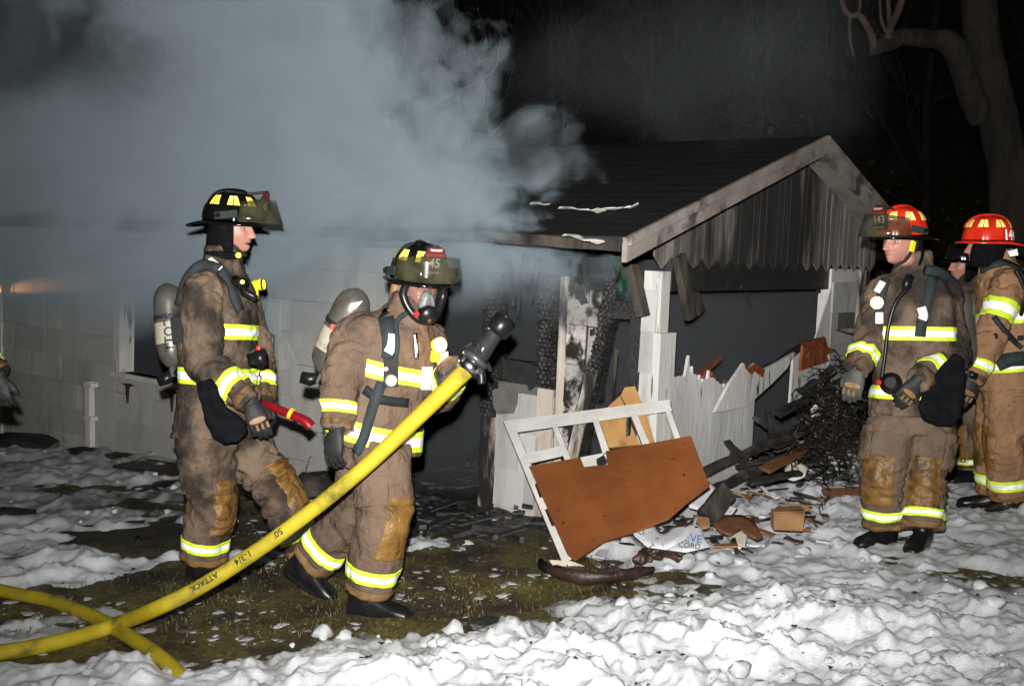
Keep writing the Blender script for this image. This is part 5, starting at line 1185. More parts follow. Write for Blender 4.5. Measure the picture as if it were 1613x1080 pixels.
p, n_ = pin(F3, 1406, 608, .03); rg = obj('regulator', tube([p - n_ * .02, p + n_ * .03], [.055, .058], 18), M_RUB, F3.P, True); obj('regulator_ring', tube([p + n_ * .03, p + n_ * .036], .03, 14), M_CHROME, rg)
obj('red_knob', tube([p - RGT * .06 + UPV * .01, p - RGT * .08 + UPV * .01], .014, 8), M_REDK, rg)
bag(F3, [(1456, 612), (1476, 590), (1492, 572), (1506, 560), (1518, 566), (1521, 590), (1518, 625), (1512, 652), (1500, 668), (1478, 670), (1458, 660), (1451, 640), (1454, 622)], 5.46, .03)
cylinder_bottle(F3.P, at(1522, 580, 6.12), at(1512, 455, 6.12), .07, band=False)
obj('valve_assembly', join(tube([at(1505, 575, 5.9), at(1528, 568, 5.9)], .03, 10)), M_RUB, F3.P, True)
obj('shoulder_yoke', ctube([at(1458, 425, 5.6), at(1480, 430, 5.62), at(1500, 445, 5.75), at(1512, 470, 5.9)], .03, 8, 4), M_NAVY, F3.P, True)

J4 = dict(pelvis=(1588, 596, 0), chest=(1588, 490, 0), neck=(1572, 412, 0), head=(1553, 390, 0),
          shoL=(1588, 452, -.17), elbL=(1556, 540, -.26), wriL=(1532, 596, -.28), shoR=(1565, 450, .2), elbR=(1560, 530, .3), wriR=(1545, 590, .3),
          hipL=(1590, 610, -.09), kneL=(1582, 695, -.11), ankL=(1588, 778, -.05), hipR=(1578, 610, .09), kneR=(1566, 690, .09), ankR=(1566, 765, .14))
F4 = firefighter('firefighter in red helmet at the right edge, seen from the side', 6.45, J4, (-.95, .12), (-.93, .2, -.02), T_TAN, T_TAN, seed=31, fold=.9, hem=(.05, .125), jbot=.06, kneeF={'L': (-.9, .4), 'R': (-.9, .4)})
helmet(F4.P, F4.P, F4.L, M_HELR, M_YREF2, M_HELR, side_text=('144', -138), visor=None, flap=40)
arm_band(F4, 'UL', .30, .62)
glove(F4.P, F4.J['wriL'], -UPV * .9 - RGT * .4, -FWD, -1, .4); glove(F4.P, F4.J['wriR'], -UPV, -FWD, 1, .4)
boot(F4.P, F4.J['ankL'], (-.97, .2, 0)); boot(F4.P, F4.J['ankR'], (-.97, .2, 0))
obj('collar_patch', prism([at(1588, 396, 6.2), at(1602, 392, 6.2), at(1604, 402, 6.2), at(1592, 404, 6.2)], FWD * .01), M_WREF, F4.P)
strap(F4, [(1548, 425), (1562, 418), (1580, 416), (1600, 424), (1610, 440)], .06, M_NAVY); strap(F4, [(1565, 500), (1580, 520), (1600, 540), (1610, 548)], .03, M_NAVY, 'side_strap')
strap(F4, [(1572, 575), (1582, 570), (1592, 566), (1611, 564)], .085, M_NAVY, 'waist_strap', .03); strap(F4, [(1566, 530), (1590, 531), (1612, 532)], .03, M_BLK, 'pack_strap')
cylinder_bottle(F4.P, at(1640, 570, 6.5), at(1640, 430, 6.5), .075)
obj('hose_line', ctube([at(1600, 425, 6.2), at(1611, 450, 6.2), at(1611, 480, 6.22), at(1606, 500, 6.25)], .016, 8), M_RUB, F4.P, True)

J5 = dict(pelvis=(1530, 610, 0), chest=(1532, 515, 0), neck=(1530, 445, 0), head=(1519, 418, 0), shoL=(1538, 480, -.2), elbL=(1535, 550, -.25), wriL=(1525, 600, -.3), shoR=(1520, 480, .2), elbR=(1515, 550, .25), wriR=(1510, 600, .2),
          hipL=(1535, 630, -.1), kneL=(1530, 690, -.1), ankL=(1535, 745, -.1), hipR=(1525, 630, .1), kneR=(1515, 690, .1), ankR=(1520, 745, .1))
F5 = firefighter('firefighter in black helmet half hidden between the two red helmets', 7.7, J5, (-.95, -.1), (-.95, -.1, -.05), T_GREY, T_GREY, seed=41, voxel=.018, skinhead=True)
helmet(F5.P, F5.P, F5.L, M_HELB, M_HELB, M_HELB, visor=None)
for s in 'LR': boot(F5.P, F5.J['ank' + s], (-.95, -.1, 0)); glove(F5.P, F5.J['wri' + s], -UPV, -FWD, 1 if s == 'R' else -1, .4)
# one more, almost wholly outside the left edge
J6 = dict(pelvis=(-88, 650, 0), chest=(-92, 510, 0), neck=(-92, 415, 0), head=(-80, 370, 0), shoR=(-72, 465, -.2), elbR=(-48, 545, -.26), wriR=(-4, 592, -.3), shoL=(-110, 465, .2), elbL=(-80, 560, .25), wriL=(-50, 610, .1),
          hipR=(-95, 690, -.1), kneR=(-80, 785, -.12), ankR=(-90, 880, -.06), hipL=(-80, 690, .1), kneL=(-60, 780, .1), ankL=(-70, 870, .1))
F6 = firefighter('firefighter whose sleeve and black glove just enter the left edge', 5.2, J6, (.95, -.3), (.95, -.3, 0), T_BLACK, T_BLACK, seed=51, voxel=.014, hem=(.1, .18))
helmet(F6.P, F6.P, F6.L, M_HELB, M_YREF, M_HELB, visor=None)
for s in 'LR': boot(F6.P, F6.J['ank' + s], (.9, -.3, 0)); glove(F6.P, F6.J['wri' + s], -UPV + RGT * .15, -FWD, -1 if s == 'R' else 1, .7, patch=False)

pocket(F1, 'R', (-.2, -1)); pocket(F2, 'R', (-.3, -1)); pocket(F3, 'L', (.8, -.6)); pocket(F3, 'R', (-.95, .1)); pocket(F4, 'L', (.2, -1))
lamp_glow(F2, 668, 548, .05, .9, RGT * .04 - FWD * .05)
# ================================================================== hose lines, nozzle, axe
M_HOSE = pmat('yellow_hose_jacket', (0.3666, 0.2964, 0.0117), (0.2964, 0.234, 0.00936), scale=5, soot=(0.078, 0.0624, 0.00936), soot_scale=7, soot_at=.60, soot_soft=.14, rough=.6, bump=.5, bump_scale=160, spec=.3)
M_INK = plain('black_stencil', (.012, .012, .012), .7)
def hoseline(name, label, pts, rad, per=10):
    P, R = catmull(pts, rad, per)
    o = obj(name, tube(P, R, 22, flat=.94, up=tuple(-FWD)), M_HOSE, None, True); tag(o, label, 'fire hose', 'yellow fire hoses'); return o, P, R
def gp_(x, y, r):
    p = gpt(x, y); p.z = max(float(gz(p.x, p.y)), surf(p.x, p.y) - .02) + r * .75; return p
def gd(x, y): return (gpt(x, y) - CAM).dot(FWD)
pts = [at(-300, 1050, gd(-300, 1072)), at(-130, 1042, gd(-130, 1062)), at(0, 1027, gd(0, 1044)), at(90, 1011, gd(90, 1027)), at(175, 986, gd(175, 1003)), at(250, 956, 4.14), at(330, 915, 4.16), at(440, 842, 4.18), at(560, 748, 4.2), at(655, 660, 4.25), at(738, 579, 4.32)]
hz, HP, HRr = hoseline('fire_hose', 'charged yellow hose held by the masked firefighter', pts, [.031] * 7 + [.030, .031, .033, .036])
pts2 = [gp_(-200, 890, .04), gp_(0, 940, .045), gp_(80, 957, .045), gp_(150, 984, .045), gp_(215, 1022, .044), gp_(262, 1056, .042), gp_(300, 1085, .040) - Vector((0, 0, .06)), gp_(330, 1120, .04) - Vector((0, 0, .14))]
hoseline('fire_hose', 'yellow hose lying in the snow under the other hose', pts2, [.030] * 8)
def hose_text(s, size, frac, o=hz):
    n = len(HP) - 1; L_ = [0]
    for i in range(n): L_.append(L_[-1] + (HP[i + 1] - HP[i]).length)
    def mp(x, y):
        q = min(max(frac * L_[-1] - x, 0), L_[-1] - 1e-4); i = max(k for k in range(n) if L_[k] <= q); t = (q - L_[i]) / (L_[i + 1] - L_[i])
        c = HP[i].lerp(HP[i + 1], t); d = (HP[min(i + 1, n)] - HP[max(i - 0, 0)]).normalized(); f = (-FWD - d * (-FWD).dot(d)).normalized(); u = d.cross(f).normalized()
        if u.dot(UPV) < 0: u = -u
        a = y / .031 - .35
        return c + (f * cos(a) + u * sin(-a)) * .0320
    lettering(s, size, mp, M_INK, o, bold=.0008)
hose_text("50'", .036, .665); hose_text('1-3/4', .036, .61); hose_text('ATTACK', .032, .55)
def gen_tube(pts, r, n=18): return tube(pts, r, n)
q0, q1 = at(738, 579, 4.32), at(797, 503, 4.36); nd = (q1 - q0).normalized(); NZ = lambda t: q0 + nd * t; tot = (q1 - q0).length
noz = thing('hose_nozzle', 'black fire nozzle on the end of the yellow hose', 'nozzle', q0)
obj('coupling', tube([NZ(-.02), NZ(0), NZ(.028), NZ(.03)], [.047, .051, .051, .042], 20), M_CHROME, noz, True)
for k in range(3):
    a = k * 2.1 + .5; _, s, n_ = frame(nd, tuple(-FWD)); w = s * cos(a) + n_ * sin(a); obj('rocker_lug', beam(NZ(.0) + w * .05, NZ(.025) + w * .05, .022, .02, up=tuple(w)), M_CHROME, noz)
obj('swivel_ring', tube([NZ(.03), NZ(.035), NZ(.052), NZ(.056)], [.046, .058, .058, .046], 20), pmat('grey_alloy', (.09, .09, .095), rough=.35, metal=.6), noz, True)
obj('barrel', tube([NZ(.05), NZ(.08), NZ(.13), NZ(.17), NZ(.19)], [.042, .044, .038, .036, .036], 18), M_BLK, noz, True)
obj('bumper', tube([NZ(.175), NZ(.19), NZ(.22), NZ(.255), NZ(.262), NZ(.250)], [.036, .049, .052, .052, .044, .030], 20), M_RUB, noz, True)
_, s, n_ = frame(nd, tuple(-FWD))
obj('bail_handle', ctube([NZ(.07) + n_ * .045, NZ(.06) + n_ * .06 + UPV * .04, NZ(.03) + UPV * .08, NZ(-.0) + UPV * .085 - RGT * .01], .009, 8), M_BLK, noz, True)
obj('grip', ctube([NZ(.06), NZ(.05) - UPV * .05 + RGT * .02, NZ(.04) - UPV * .10 + RGT * .03], [.018, .02, .018], 10), M_RUB, noz, True)
obj('worn_mark', beam(NZ(.075) - FWD * .044, NZ(.105) - FWD * .041, .008, .003, up=tuple(-FWD)), M_CYLB, noz)

axe = thing('axe', 'red-handled fire axe carried by the firefighter in profile', 'axe', at(360, 620, 5.5))
hp = [at(325, 588, 5.62), at(380, 618, 5.50), at(430, 641, 5.36), at(462, 654, 5.30), at(480, 662, 5.28), at(490, 672, 5.28)]
obj('handle', ctube(hp, [.024, .024, .026, .026, .029, .032], 14, 5, flat=.85), pmat('red_fibreglass', (.23, .006, .010), (.16, .005, .008), scale=20, rough=.35), axe, True)
obj('handle_band', tube([at(456, 650, 5.305), at(461, 652.5, 5.303)], .0295, 14), plain('orange_tape', (1.0, .5, .02), .4), axe)
d, s, n_ = frame(hp[1] - hp[0]); c = hp[0]
obj('axe_head', prism([c + d * .035 + n_ * .03, c + d * .05 + n_ * .16, c - d * .10 + n_ * .17, c - d * .03 + n_ * .03, c - d * .03 - n_ * .05, c - d * .015 - n_ * .16, c + d * .02 - n_ * .05], s * .022), M_CHROME, axe)

# ================================================================== the broken door and the debris round it
A_, B_, C_ = gpt(885, 893), at(793, 662, 6.5), at(1056, 630, 6.0); PN = (B_ - A_).cross(C_ - A_).normalized()
if PN.dot(FWD) > 0: PN = -PN
def onp(px, py, off=0.0):
    d = ray(px, py); t = (A_ + PN * off - CAM).dot(PN) / d.dot(PN); return CAM + d * t
door = thing('broken_door', 'fallen white-framed door with brown hardboard panel leaning on the house', 'door', A_)
def qd(name, P2, off, th, mat, par=door): return obj(name, prism([onp(x, y, off) for x, y in P2], PN * -th), mat, par)
M_EDGE = pmat('bare_pine_edge', (0.2808, 0.156, 0.0702), (0.2106, 0.1092, 0.0468), scale=20, rough=.7)
stl = qd('stile', [(793, 663), (806, 661), (898, 872), (885, 882)], .0, .035, M_WHITEC)
obj('raw_edge', prism([onp(793, 663, .002), onp(793, 663, -.037), onp(885, 882, -.037), onp(885, 882, .002)], -RGT * .003), M_EDGE, stl)
qd('top_rail', [(793, 663), (1055, 629), (1056, 640), (806, 675)], .003, .036, M_WHITEC)
for P2 in ([(868, 666), (876, 665), (900, 724), (890, 726)], [(932, 657), (940, 655), (961, 713), (950, 716)], [(992, 649), (1002, 648), (1023, 697), (1012, 700)], [(1046, 641), (1054, 640), (1072, 690), (1063, 692)]):
    qd('muntin', P2, 0, .034, M_WHITEC)
qd('muntin', [(818, 716), (884, 702), (888, 711), (822, 726)], .002, .032, M_WHITEC)
for P2 in ([(842, 762), (849, 760), (858, 781), (850, 783)], [(858, 802), (866, 800), (877, 826), (869, 828)]): qd('mortise', P2, .004, .006, M_CHAR)
M_BRN = pmat('brown_hardboard', (0.185, 0.062, 0.019), (0.12, 0.038, 0.012), scale=2.6, soot=(.03, .016, .009), soot_scale=24, soot_at=.67, soot_soft=.04, rough=.4, spec=.35, bump=.3, bump_scale=40)
qd('panel', [(833, 734), (913, 720), (919, 735), (957, 731), (954, 710), (1088, 686), (1117, 762), (1080, 790), (1052, 815), (1000, 835), (950, 850), (905, 880), (893, 872)], .022, .016, M_BRN)
qd('latch_plate', [(914, 720), (956, 712), (957, 730), (920, 735)], .0, .01, M_WHITEC); qd('scorched_lock', [(939, 723), (951, 716), (956, 724), (947, 731), (940, 730)], .02, .02, M_CHAR)
M_PINE = pmat('yellow_pine', (0.3276, 0.1833, 0.0585), (0.234, 0.117, 0.0351), scale=5, soot=(0.078, 0.039, 0.0156), soot_scale=7, soot_at=.66, rough=.6, stretch=(1, 1, .3), bump=.3, bump_scale=30)
def flat(name, label, cat, P2, dep, th, mat, group=None, tilt=0.0):
    """broken board outlined in the picture, standing dep metres away with real thickness"""
    cy_ = sum(y for _, y in P2) / len(P2); cx = sum(x for x, _ in P2) / len(P2)
    fn = (lambda x, y: dep + tilt * (cy_ - y) / 100) if not isinstance(tilt, tuple) else (lambda x, y: dep + tilt[0] * (cy_ - y) / 100 + tilt[1] * (x - cx) / 100)
    P3 = [at(x, y, fn(x, y)) for x, y in P2]; nn = (P3[1] - P3[0]).cross(P3[2] - P3[0]).normalized(); nn = nn if nn.dot(FWD) > 0 else -nn
    return tag(obj(name, prism(P3, nn * th), mat), label, cat, group)
flat('pine_board', 'broad yellow pine board standing behind the broken door', 'board', [(940, 662), (958, 640), (982, 618), (990, 660), (1008, 700), (955, 705)], 6.22, .03, M_PINE, 'pine boards behind the door', .15)
flat('pine_board', 'narrow yellow pine board with pointed top behind the broken door', 'board', [(984, 610), (1000, 608), (1018, 650), (1032, 698), (1012, 700), (992, 650), (978, 622)], 6.12, .03, M_PINE, 'pine boards behind the door', .15)
def lying(name, label, cat, x0, y0, x1, y1, w, t, mat, lift0=.02, lift1=.02, group=None, up=(0, 0, 1), jit=.004, seg=3, seed=1, dep0=None, dep1=None, taper=1.0):
    p0 = gpt(x0, y0) + Vector((0, 0, lift0)) if dep0 is None else at(x0, y0, dep0); p1 = gpt(x1, y1) + Vector((0, 0, lift1)) if dep1 is None else at(x1, y1, dep1)
    return tag(obj(name, beam(p0, p1, w, t, up, seg, jit, taper, seed), mat), label, cat, group)
M_PAP = pmat('wet_white_paper', (.56, .57, .60), (.42, .43, .46), scale=5, soot=(.12, .12, .12), soot_scale=12, soot_at=.68, rough=.45)
M_CARD = pmat('brown_cardboard', (0.2574, 0.1404, 0.0624), (0.1872, 0.0975, 0.0429), scale=8, soot=(0.078, 0.0468, 0.0273), soot_scale=6, soot_at=.64, rough=.8)
M_CARDD = pmat('wet_dark_cardboard', (0.1092, 0.04836, 0.02184), (0.078, 0.0351, 0.0156), scale=8, rough=.6)
def sheet(name, label, cat, P2, dep, mat, tilt=0.0, curl=.03, group=None, th=.006, seed=1):
    """curled sheet: outline filled with a fan and bent"""
    cy_ = sum(y for _, y in P2) / len(P2); cx = sum(x for x, _ in P2) / len(P2); n = len(P2); tl = tilt if isinstance(tilt, tuple) else (tilt, 0)
    f = lambda x, y: dep + tl[0] * (cy_ - y) / 100 + tl[1] * (x - cx) / 100 + curl * sin((x - cx) / 22 + seed) * cos((y - cy_) / 19 + seed)
    V = [at(cx, cy_, f(cx, cy_))]; Fc = []
    for r_ in (.35, .7, 1.0):
        for x, y in P2: X_, Y_ = cx + (x - cx) * r_, cy_ + (y - cy_) * r_; V.append(at(X_, Y_, f(X_, Y_)))
    for i in range(n): Fc.append((0, 1 + i, 1 + (i + 1) % n))
    for r_ in range(2):
        for i in range(n): a, b = 1 + r_ * n + i, 1 + r_ * n + (i + 1) % n; Fc.append((a, a + n, b + n, b))
    o = obj(name, (V, Fc), mat, None, True); s = o.modifiers.new('s', 'SOLIDIFY'); s.thickness = th
    o['f'] = 0; del o['f']
    return tag(o, label, cat, group), (lambda x, y, off=0: at(x, y, f(x, y) - off))
sk, f1 = sheet('paper_sack', 'wet white printed paper sack torn open in the snow', 'paper sack', [(983, 815), (1005, 812), (1022, 825), (1045, 838), (1068, 836), (1085, 822), (1098, 815), (1095, 830), (1080, 850), (1050, 866), (1020, 862), (1000, 845)], 5.42, M_PAP, (.6, .0), .03)
def ptext(s, size, x, y, ang, f, o, mat=M_INK):
    lettering(s, size, lambda a, b: f(x + (a * cos(ang) + b * sin(ang)) * 290, y + (a * sin(ang) - b * cos(ang)) * 290, .012), mat, o)
ptext('PRODUCT', .045, 1010, 838, .95, f1, sk); ptext('CONTAINS', .035, 1030, 842, .75, f1, sk)
sk2, f2 = sheet('paper_sheet', 'white sheet with blue print leaning on the torn sack', 'paper', [(1050, 866), (1066, 842), (1092, 818), (1106, 832), (1110, 850), (1118, 862), (1080, 870)], 5.36, M_PAP, (.5, 0), .02, seed=2)
ptext('EVE', .06, 1092, 848, .1, f2, sk2, plain('blue_ink', (.02, .10, .42), .5)); ptext('CORD', .042, 1086, 859, .1, f2, sk2)
sheet('paper_sheet', 'blank white panel sticking up out of the snow', 'paper', [(1103, 757), (1112, 755), (1128, 770), (1110, 806), (1086, 800), (1082, 788)], 5.95, M_PAP, (.5, 0), .01, seed=3)
sheet('paper_sheet', 'small white scrap beside the charred block', 'paper', [(1150, 796), (1162, 800), (1146, 818), (1138, 812)], 5.9, M_PAP, (.5, 0), .01, seed=4)
lying('charred_block', 'half-charred wooden block standing in the snow', 'board', 1112, 815, 1146, 772, .11, .05, M_CHAR2, dep0=5.72, dep1=5.84, up=tuple(-FWD), jit=.004)
sheet('cardboard_flap', 'wet brown cardboard flap curled over in the snow', 'cardboard', [(1122, 826), (1140, 812), (1168, 812), (1188, 822), (1202, 848), (1192, 852), (1180, 840), (1168, 832), (1150, 846), (1132, 838)], 5.65, M_CARDD, (.5, 0), .03, th=.008)
sheet('cardboard_flap', 'small torn cardboard corner next to the sheet with blue print', 'cardboard', [(1092, 812), (1118, 815), (1118, 832), (1106, 834), (1096, 824)], 5.63, M_CARD, (.5, 0), .01, seed=5, th=.008)
sheet('paper_sheet', 'crumpled cream paper under the wet cardboard flap', 'paper', [(1146, 846), (1168, 834), (1178, 842), (1172, 862), (1156, 858)], 5.62, plain('cream_paper', (.42, .38, .3), .7), (.5, 0), .02, seed=6)
bx = thing('cardboard_box', 'small flat cardboard box half sunk in the snow', 'box', gpt(1243, 835))
P3 = [at(1219, 808, 5.62), at(1268, 807, 5.62), at(1265, 836, 5.56), at(1219, 834, 5.56)]
obj('box_front', prism(P3, FWD * .07 + UPV * .015), M_CARD, bx); obj('box_flap', prism([at(1219, 807, 5.62), at(1268, 806, 5.62), at(1262, 798, 5.75), at(1222, 799, 5.75)], UPV * .005), M_CARD, bx)
LB = ['topmost of the four thin laths lying above the cardboard box', 'second thin lath from the top above the cardboard box', 'third thin lath from the top above the cardboard box', 'lowest thin lath just above the cardboard box']
for k in range(4): tag(obj('split_lath', beam(at(1226 + k * 4, 794 + k * 2.5, 5.85 - k * .03), at(1272 + k * 2, 796 + k * 2.5, 5.85 - k * .03), .012, .006), M_CARD), LB[k], 'lath', 'split laths')
lying('black_stake', 'short charred stake upright against the brown door panel', 'board', 972, 850, 968, 800, .035, .03, M_CHAR, dep0=5.5, dep1=5.52, up=tuple(-FWD), jit=.008, seg=5)
lying('charred_stick', 'thin charred stick lying below the wet cardboard', 'stick', 1118, 846, 1178, 868, .03, .02, M_CHAR, .03, .03, jit=.006)
lying('charred_stick', 'short charred stick left of the half-charred block', 'stick', 1072, 800, 1105, 815, .03, .025, M_CHAR, .06, .06, jit=.006, seed=4)
lying('scorched_plank', 'long brown plank lying behind the cardboard box', 'board', 1125, 785, 1250, 778, .10, .025, M_CARD, .08, .06, up=(0, -.6, .8))
lying('red_brown_plank', 'red-brown plank in the snow beside the red-helmeted firefighter', 'board', 1298, 797, 1362, 792, .09, .03, M_CARDD, .07, .07, up=(0, -.8, .5))
lying('charred_stick', 'thin black stick lying on the long brown plank', 'stick', 1195, 790, 1262, 782, .02, .012, M_CHAR, .07, .07, seed=7, jit=.003)
lying('wood_chip', 'curved tan wood chip in front of the charred stake', 'board', 962, 852, 1005, 853, .05, .012, M_CARD, .06, .06, jit=.006)
sheet('plaster_scrap', 'torn off-white plaster scrap on the rubble', 'plaster', [(1236, 742), (1244, 724), (1258, 728), (1272, 738), (1268, 752), (1250, 758), (1238, 754)], 6.55, pmat('cream_plaster', (.55, .54, .48), (.42, .41, .36), scale=9, rough=.8), (.5, 0), .02, seed=8, th=.012)
# scraps strewn between the door and the rubble
rr = random.Random(44)
for nm, lb, mt, cnt, w_ in (('charred_scraps', 'charred splinters strewn in the snow right of the broken door', M_CHAR2, 90, .03), ('cardboard_scraps', 'torn brown cardboard and lath scraps strewn right of the broken door', M_CARD, 34, .045), ('white_scraps', 'torn white paper and plaster scraps strewn right of the broken door', M_PAP, 40, .05)):
    V = []
    for k in range(cnt):
        x, y = rr.uniform(930, 1300), rr.uniform(745, 880)
        if y < 880 - (x - 880) * .42: x += 120
        p = gpt(x, y); p.z = surf(p.x, p.y) + rr.uniform(.0, .05); a = rr.random() * 6.28; l = rr.uniform(.015, .09); V.append(beam(p - Vector((cos(a), sin(a), 0)) * l, p + Vector((cos(a), sin(a), rr.uniform(-.2, .7))) * l, rr.uniform(.2, 1) * w_ * 1.4, rr.uniform(.003, .014), seg=2, jit=.005, seed=k))
    tag(obj(nm, join(*V), mt), lb, 'scraps', kind='stuff')
# burnt gutter curled along the snow
V = gpt(872, 902); gut = thing('burnt_gutter', 'curled burnt gutter lying on the snow edge below the door', 'gutter', V)
M_BURN = pmat('burnt_brown_metal', (.05, .022, .013), (.012, .009, .008), scale=9, rough=.45, spec=.5, bump=.8, bump_scale=40)
V = []; Fc = []; cl_ = [(862, 894), (885, 906), (920, 914), (955, 912), (990, 906), (1022, 900)]; nr = 9
for i, (x, y) in enumerate(cl_):
    o_ = gpt(x, y + 6); o_.z = surf(o_.x, o_.y) + .03; q_ = gpt(*cl_[min(i + 1, 5)]) - gpt(*cl_[max(i - 1, 0)]); q_.z = 0; q_.normalize(); sd_ = Vector((-q_.y, q_.x, 0)); R_ = (.05, .062, .058, .05, .048, .04)[i]
    for j in range(nr): an = radians(-100 + 200 * j / (nr - 1)) + .5; V.append(o_ + sd_ * (-sin(an) * R_) + Vector((0, 0, -cos(an) * R_ * .7 + R_ * .3 + .008 * sin(i * 3 + j))))
    if i:
        for j in range(nr - 1): Fc.append(((i - 1) * nr + j, (i - 1) * nr + j + 1, i * nr + j + 1, i * nr + j))
gt_ = obj('gutter_trough', (V, Fc), M_BURN, gut, True); sl_ = gt_.modifiers.new('s', 'SOLIDIFY'); sl_.thickness = .006
rr = random.Random(21); PP = []
for k in range(26):
    x = rr.uniform(1000, 1098); o_ = gpt(x, 896 - (x - 1000) * .09 + rr.uniform(-5, 5)); o_.z = surf(o_.x, o_.y) + rr.uniform(.01, .07); PP.append(cbox(o_, rr.uniform(.04, .12), rr.uniform(.02, .05), rr.uniform(.01, .04), Matrix.Rotation(rr.random() * 3, 3, 'Z') @ Matrix.Rotation(rr.uniform(-.6, .6), 3, 'Y')))
gm = remeshed(join(*PP), .009, 1); c = coords(gm); setco(gm, c + normals(gm) * (.008 * fbm(c, 30, 3, 2))[:, None]); link('crumpled_end', gm, M_BURN, gut)
obj('upturned_end', ctube([gpt(1088, 888) + Vector((0, 0, .08)), gpt(1092, 884) + Vector((0, 0, .13)), gpt(1094, 882) + Vector((0, 0, .18))], [.03, .02, .012], 8), M_BURN, gut, True)
obj('peeled_paint', prism([at(866, 884, 5.42), at(900, 886, 5.40), at(932, 898, 5.38), at(925, 912, 5.36), at(900, 912, 5.36), at(880, 900, 5.38)], UPV * .008 + FWD * .008), pmat('peeled_cream_paint', (.5, .46, .38), (.38, .34, .27), scale=8, rough=.6), gut)
# beams and boards heaped below the gable opening
heap = [(1108, 745, 1290, 660, 6.55, 7.3, .12, .05, M_CHAR2, 'long sooty beam slanting across the rubble'), (1225, 652, 1352, 588, 6.9, 7.1, .09, .07, M_CHAR, 'black beam leaning up towards the right post'),
        (1120, 770, 1205, 735, 6.4, 6.7, .10, .03, M_CHAR2, 'flat sooty board at the foot of the white boards'), (1146, 695, 1192, 752, 6.75, 6.45, .07, .04, M_CHAR, 'short black board crossing the sooty beam'),
        (1205, 740, 1300, 690, 6.45, 6.8, .13, .03, M_CARDD, 'dark red board in the rubble heap'), (1215, 705, 1275, 672, 6.6, 6.9, .11, .02, M_CHAR2, 'wide grey board on top of the rubble'),
        (1180, 760, 1260, 745, 6.3, 6.45, .08, .03, M_CHAR, 'black board at the front of the rubble'), (1210, 645, 1216, 690, 7.2, 7.0, .05, .03, M_CHAR2, 'upright splinter of lath inside the opening'),
        (1186, 655, 1240, 700, 7.2, 7.0, .04, .03, M_CHAR2, 'thin lath slanting inside the opening'), (1262, 655, 1330, 690, 6.7, 6.6, .10, .02, M_CARDD, 'reddish panel scrap under the black beam'),
        (1270, 720, 1330, 640, 6.55, 6.75, .05, .04, M_CHAR, 'black stick rising from the rubble'), (1160, 735, 1250, 715, 6.5, 6.7, .06, .03, M_CHAR2, 'grey stick lying flat in the rubble'),
        (1285, 610, 1312, 578, 7.3, 7.3, .12, .02, M_CHAR, 'black square of board leaning on the torn sheathing'), (1262, 618, 1290, 600, 7.25, 7.3, .14, .02, M_CHAR, 'dark tile-like board on the torn sheathing')]
for k, (x0, y0, x1, y1, d0, d1, w, t, mt, lb) in enumerate(heap):
    tag(obj('rubble_board', beam(at(x0, y0, d0), at(x1, y1, d1), w * .62, t * .6, up=tuple(-FWD * .4 + UPV), seg=6, jit=.007, seed=k), mt), lb, 'board', 'boards heaped below the gable')
rr = random.Random(3); V = []
for k in range(520):
    x, y = rr.uniform(1105, 1345), rr.uniform(640, 795); p = gpt(x, y); hh = max(0, .42 - .9 * abs(p.y - 7.0)); p = p + Vector((0, 0, rr.uniform(0, .08) + rr.random() * hh)); a = rr.random() * 6.28; l = rr.uniform(.02, .2) * rr.random() + .02
    V.append(beam(p - Vector((cos(a), sin(a), 0)) * l, p + Vector((cos(a), sin(a), rr.uniform(-.3, .6))) * l, rr.uniform(.006, .06), rr.uniform(.004, .02), seg=1))
tag(obj('charred_rubble', join(*V), M_CHAR2), 'charred splinters and ash strewn below the gable opening', 'rubble', kind='stuff')
V = []
for k in range(240):
    x, y = rr.uniform(560, 870), rr.uniform(740, 850) if rr.random() < .7 else rr.uniform(690, 860); p = gpt(x, y); a = rr.random() * 6.28; l = rr.uniform(.02, .14)
    V.append(beam(p - Vector((cos(a), sin(a), 0)) * l, p + Vector((cos(a), sin(a), rr.uniform(0, .5))) * l, rr.uniform(.01, .06), rr.uniform(.005, .03), seg=1))
tag(obj('doorway_ash', join(*V), M_CHAR), 'black ash and splinters on the ground before the doorway', 'rubble', kind='stuff')
# burnt evergreen beside the firefighter
ev = thing('burnt_evergreen', 'burnt dark evergreen bush beside the red-helmeted firefighter', 'bush', gpt(1325, 735))
ec = at(1316, 655, 6.35); V = []; rr = random.Random(8)
for k in range(330):
    th = rr.random() * 6.28; p = ec + Vector((rr.gauss(0, .09), rr.gauss(0, .09), rr.gauss(-.02, .15))); d = Vector((cos(th), sin(th), rr.uniform(-.9, .7))).normalized(); l = rr.uniform(.05, .17); pts = [p]; q = d
    for j in range(3): q = (q + Vector((rr.uniform(-.5, .5), rr.uniform(-.5, .5), rr.uniform(-.6, .2)))).normalized(); pts.append(pts[-1] + q * l / 3)
    V.append(tube(pts, [.005, .004, .003, .002], 4))
    for j in range(5): o_ = pts[1 + j % 3]; V.append(beam(o_, o_ + Vector((rr.uniform(-1, 1), rr.uniform(-1, 1), rr.uniform(-1, .5))).normalized() * rr.uniform(.015, .05), .005, .003))
obj('foliage', join(*V), pmat('scorched_needles', (.010, .007, .005), (.006, .005, .004), scale=20, rough=.5), ev)
obj('stem', tube([gpt(1325, 735), ec, ec + Vector((0, 0, .2))], [.03, .02, .008], 8), M_CHAR, ev)
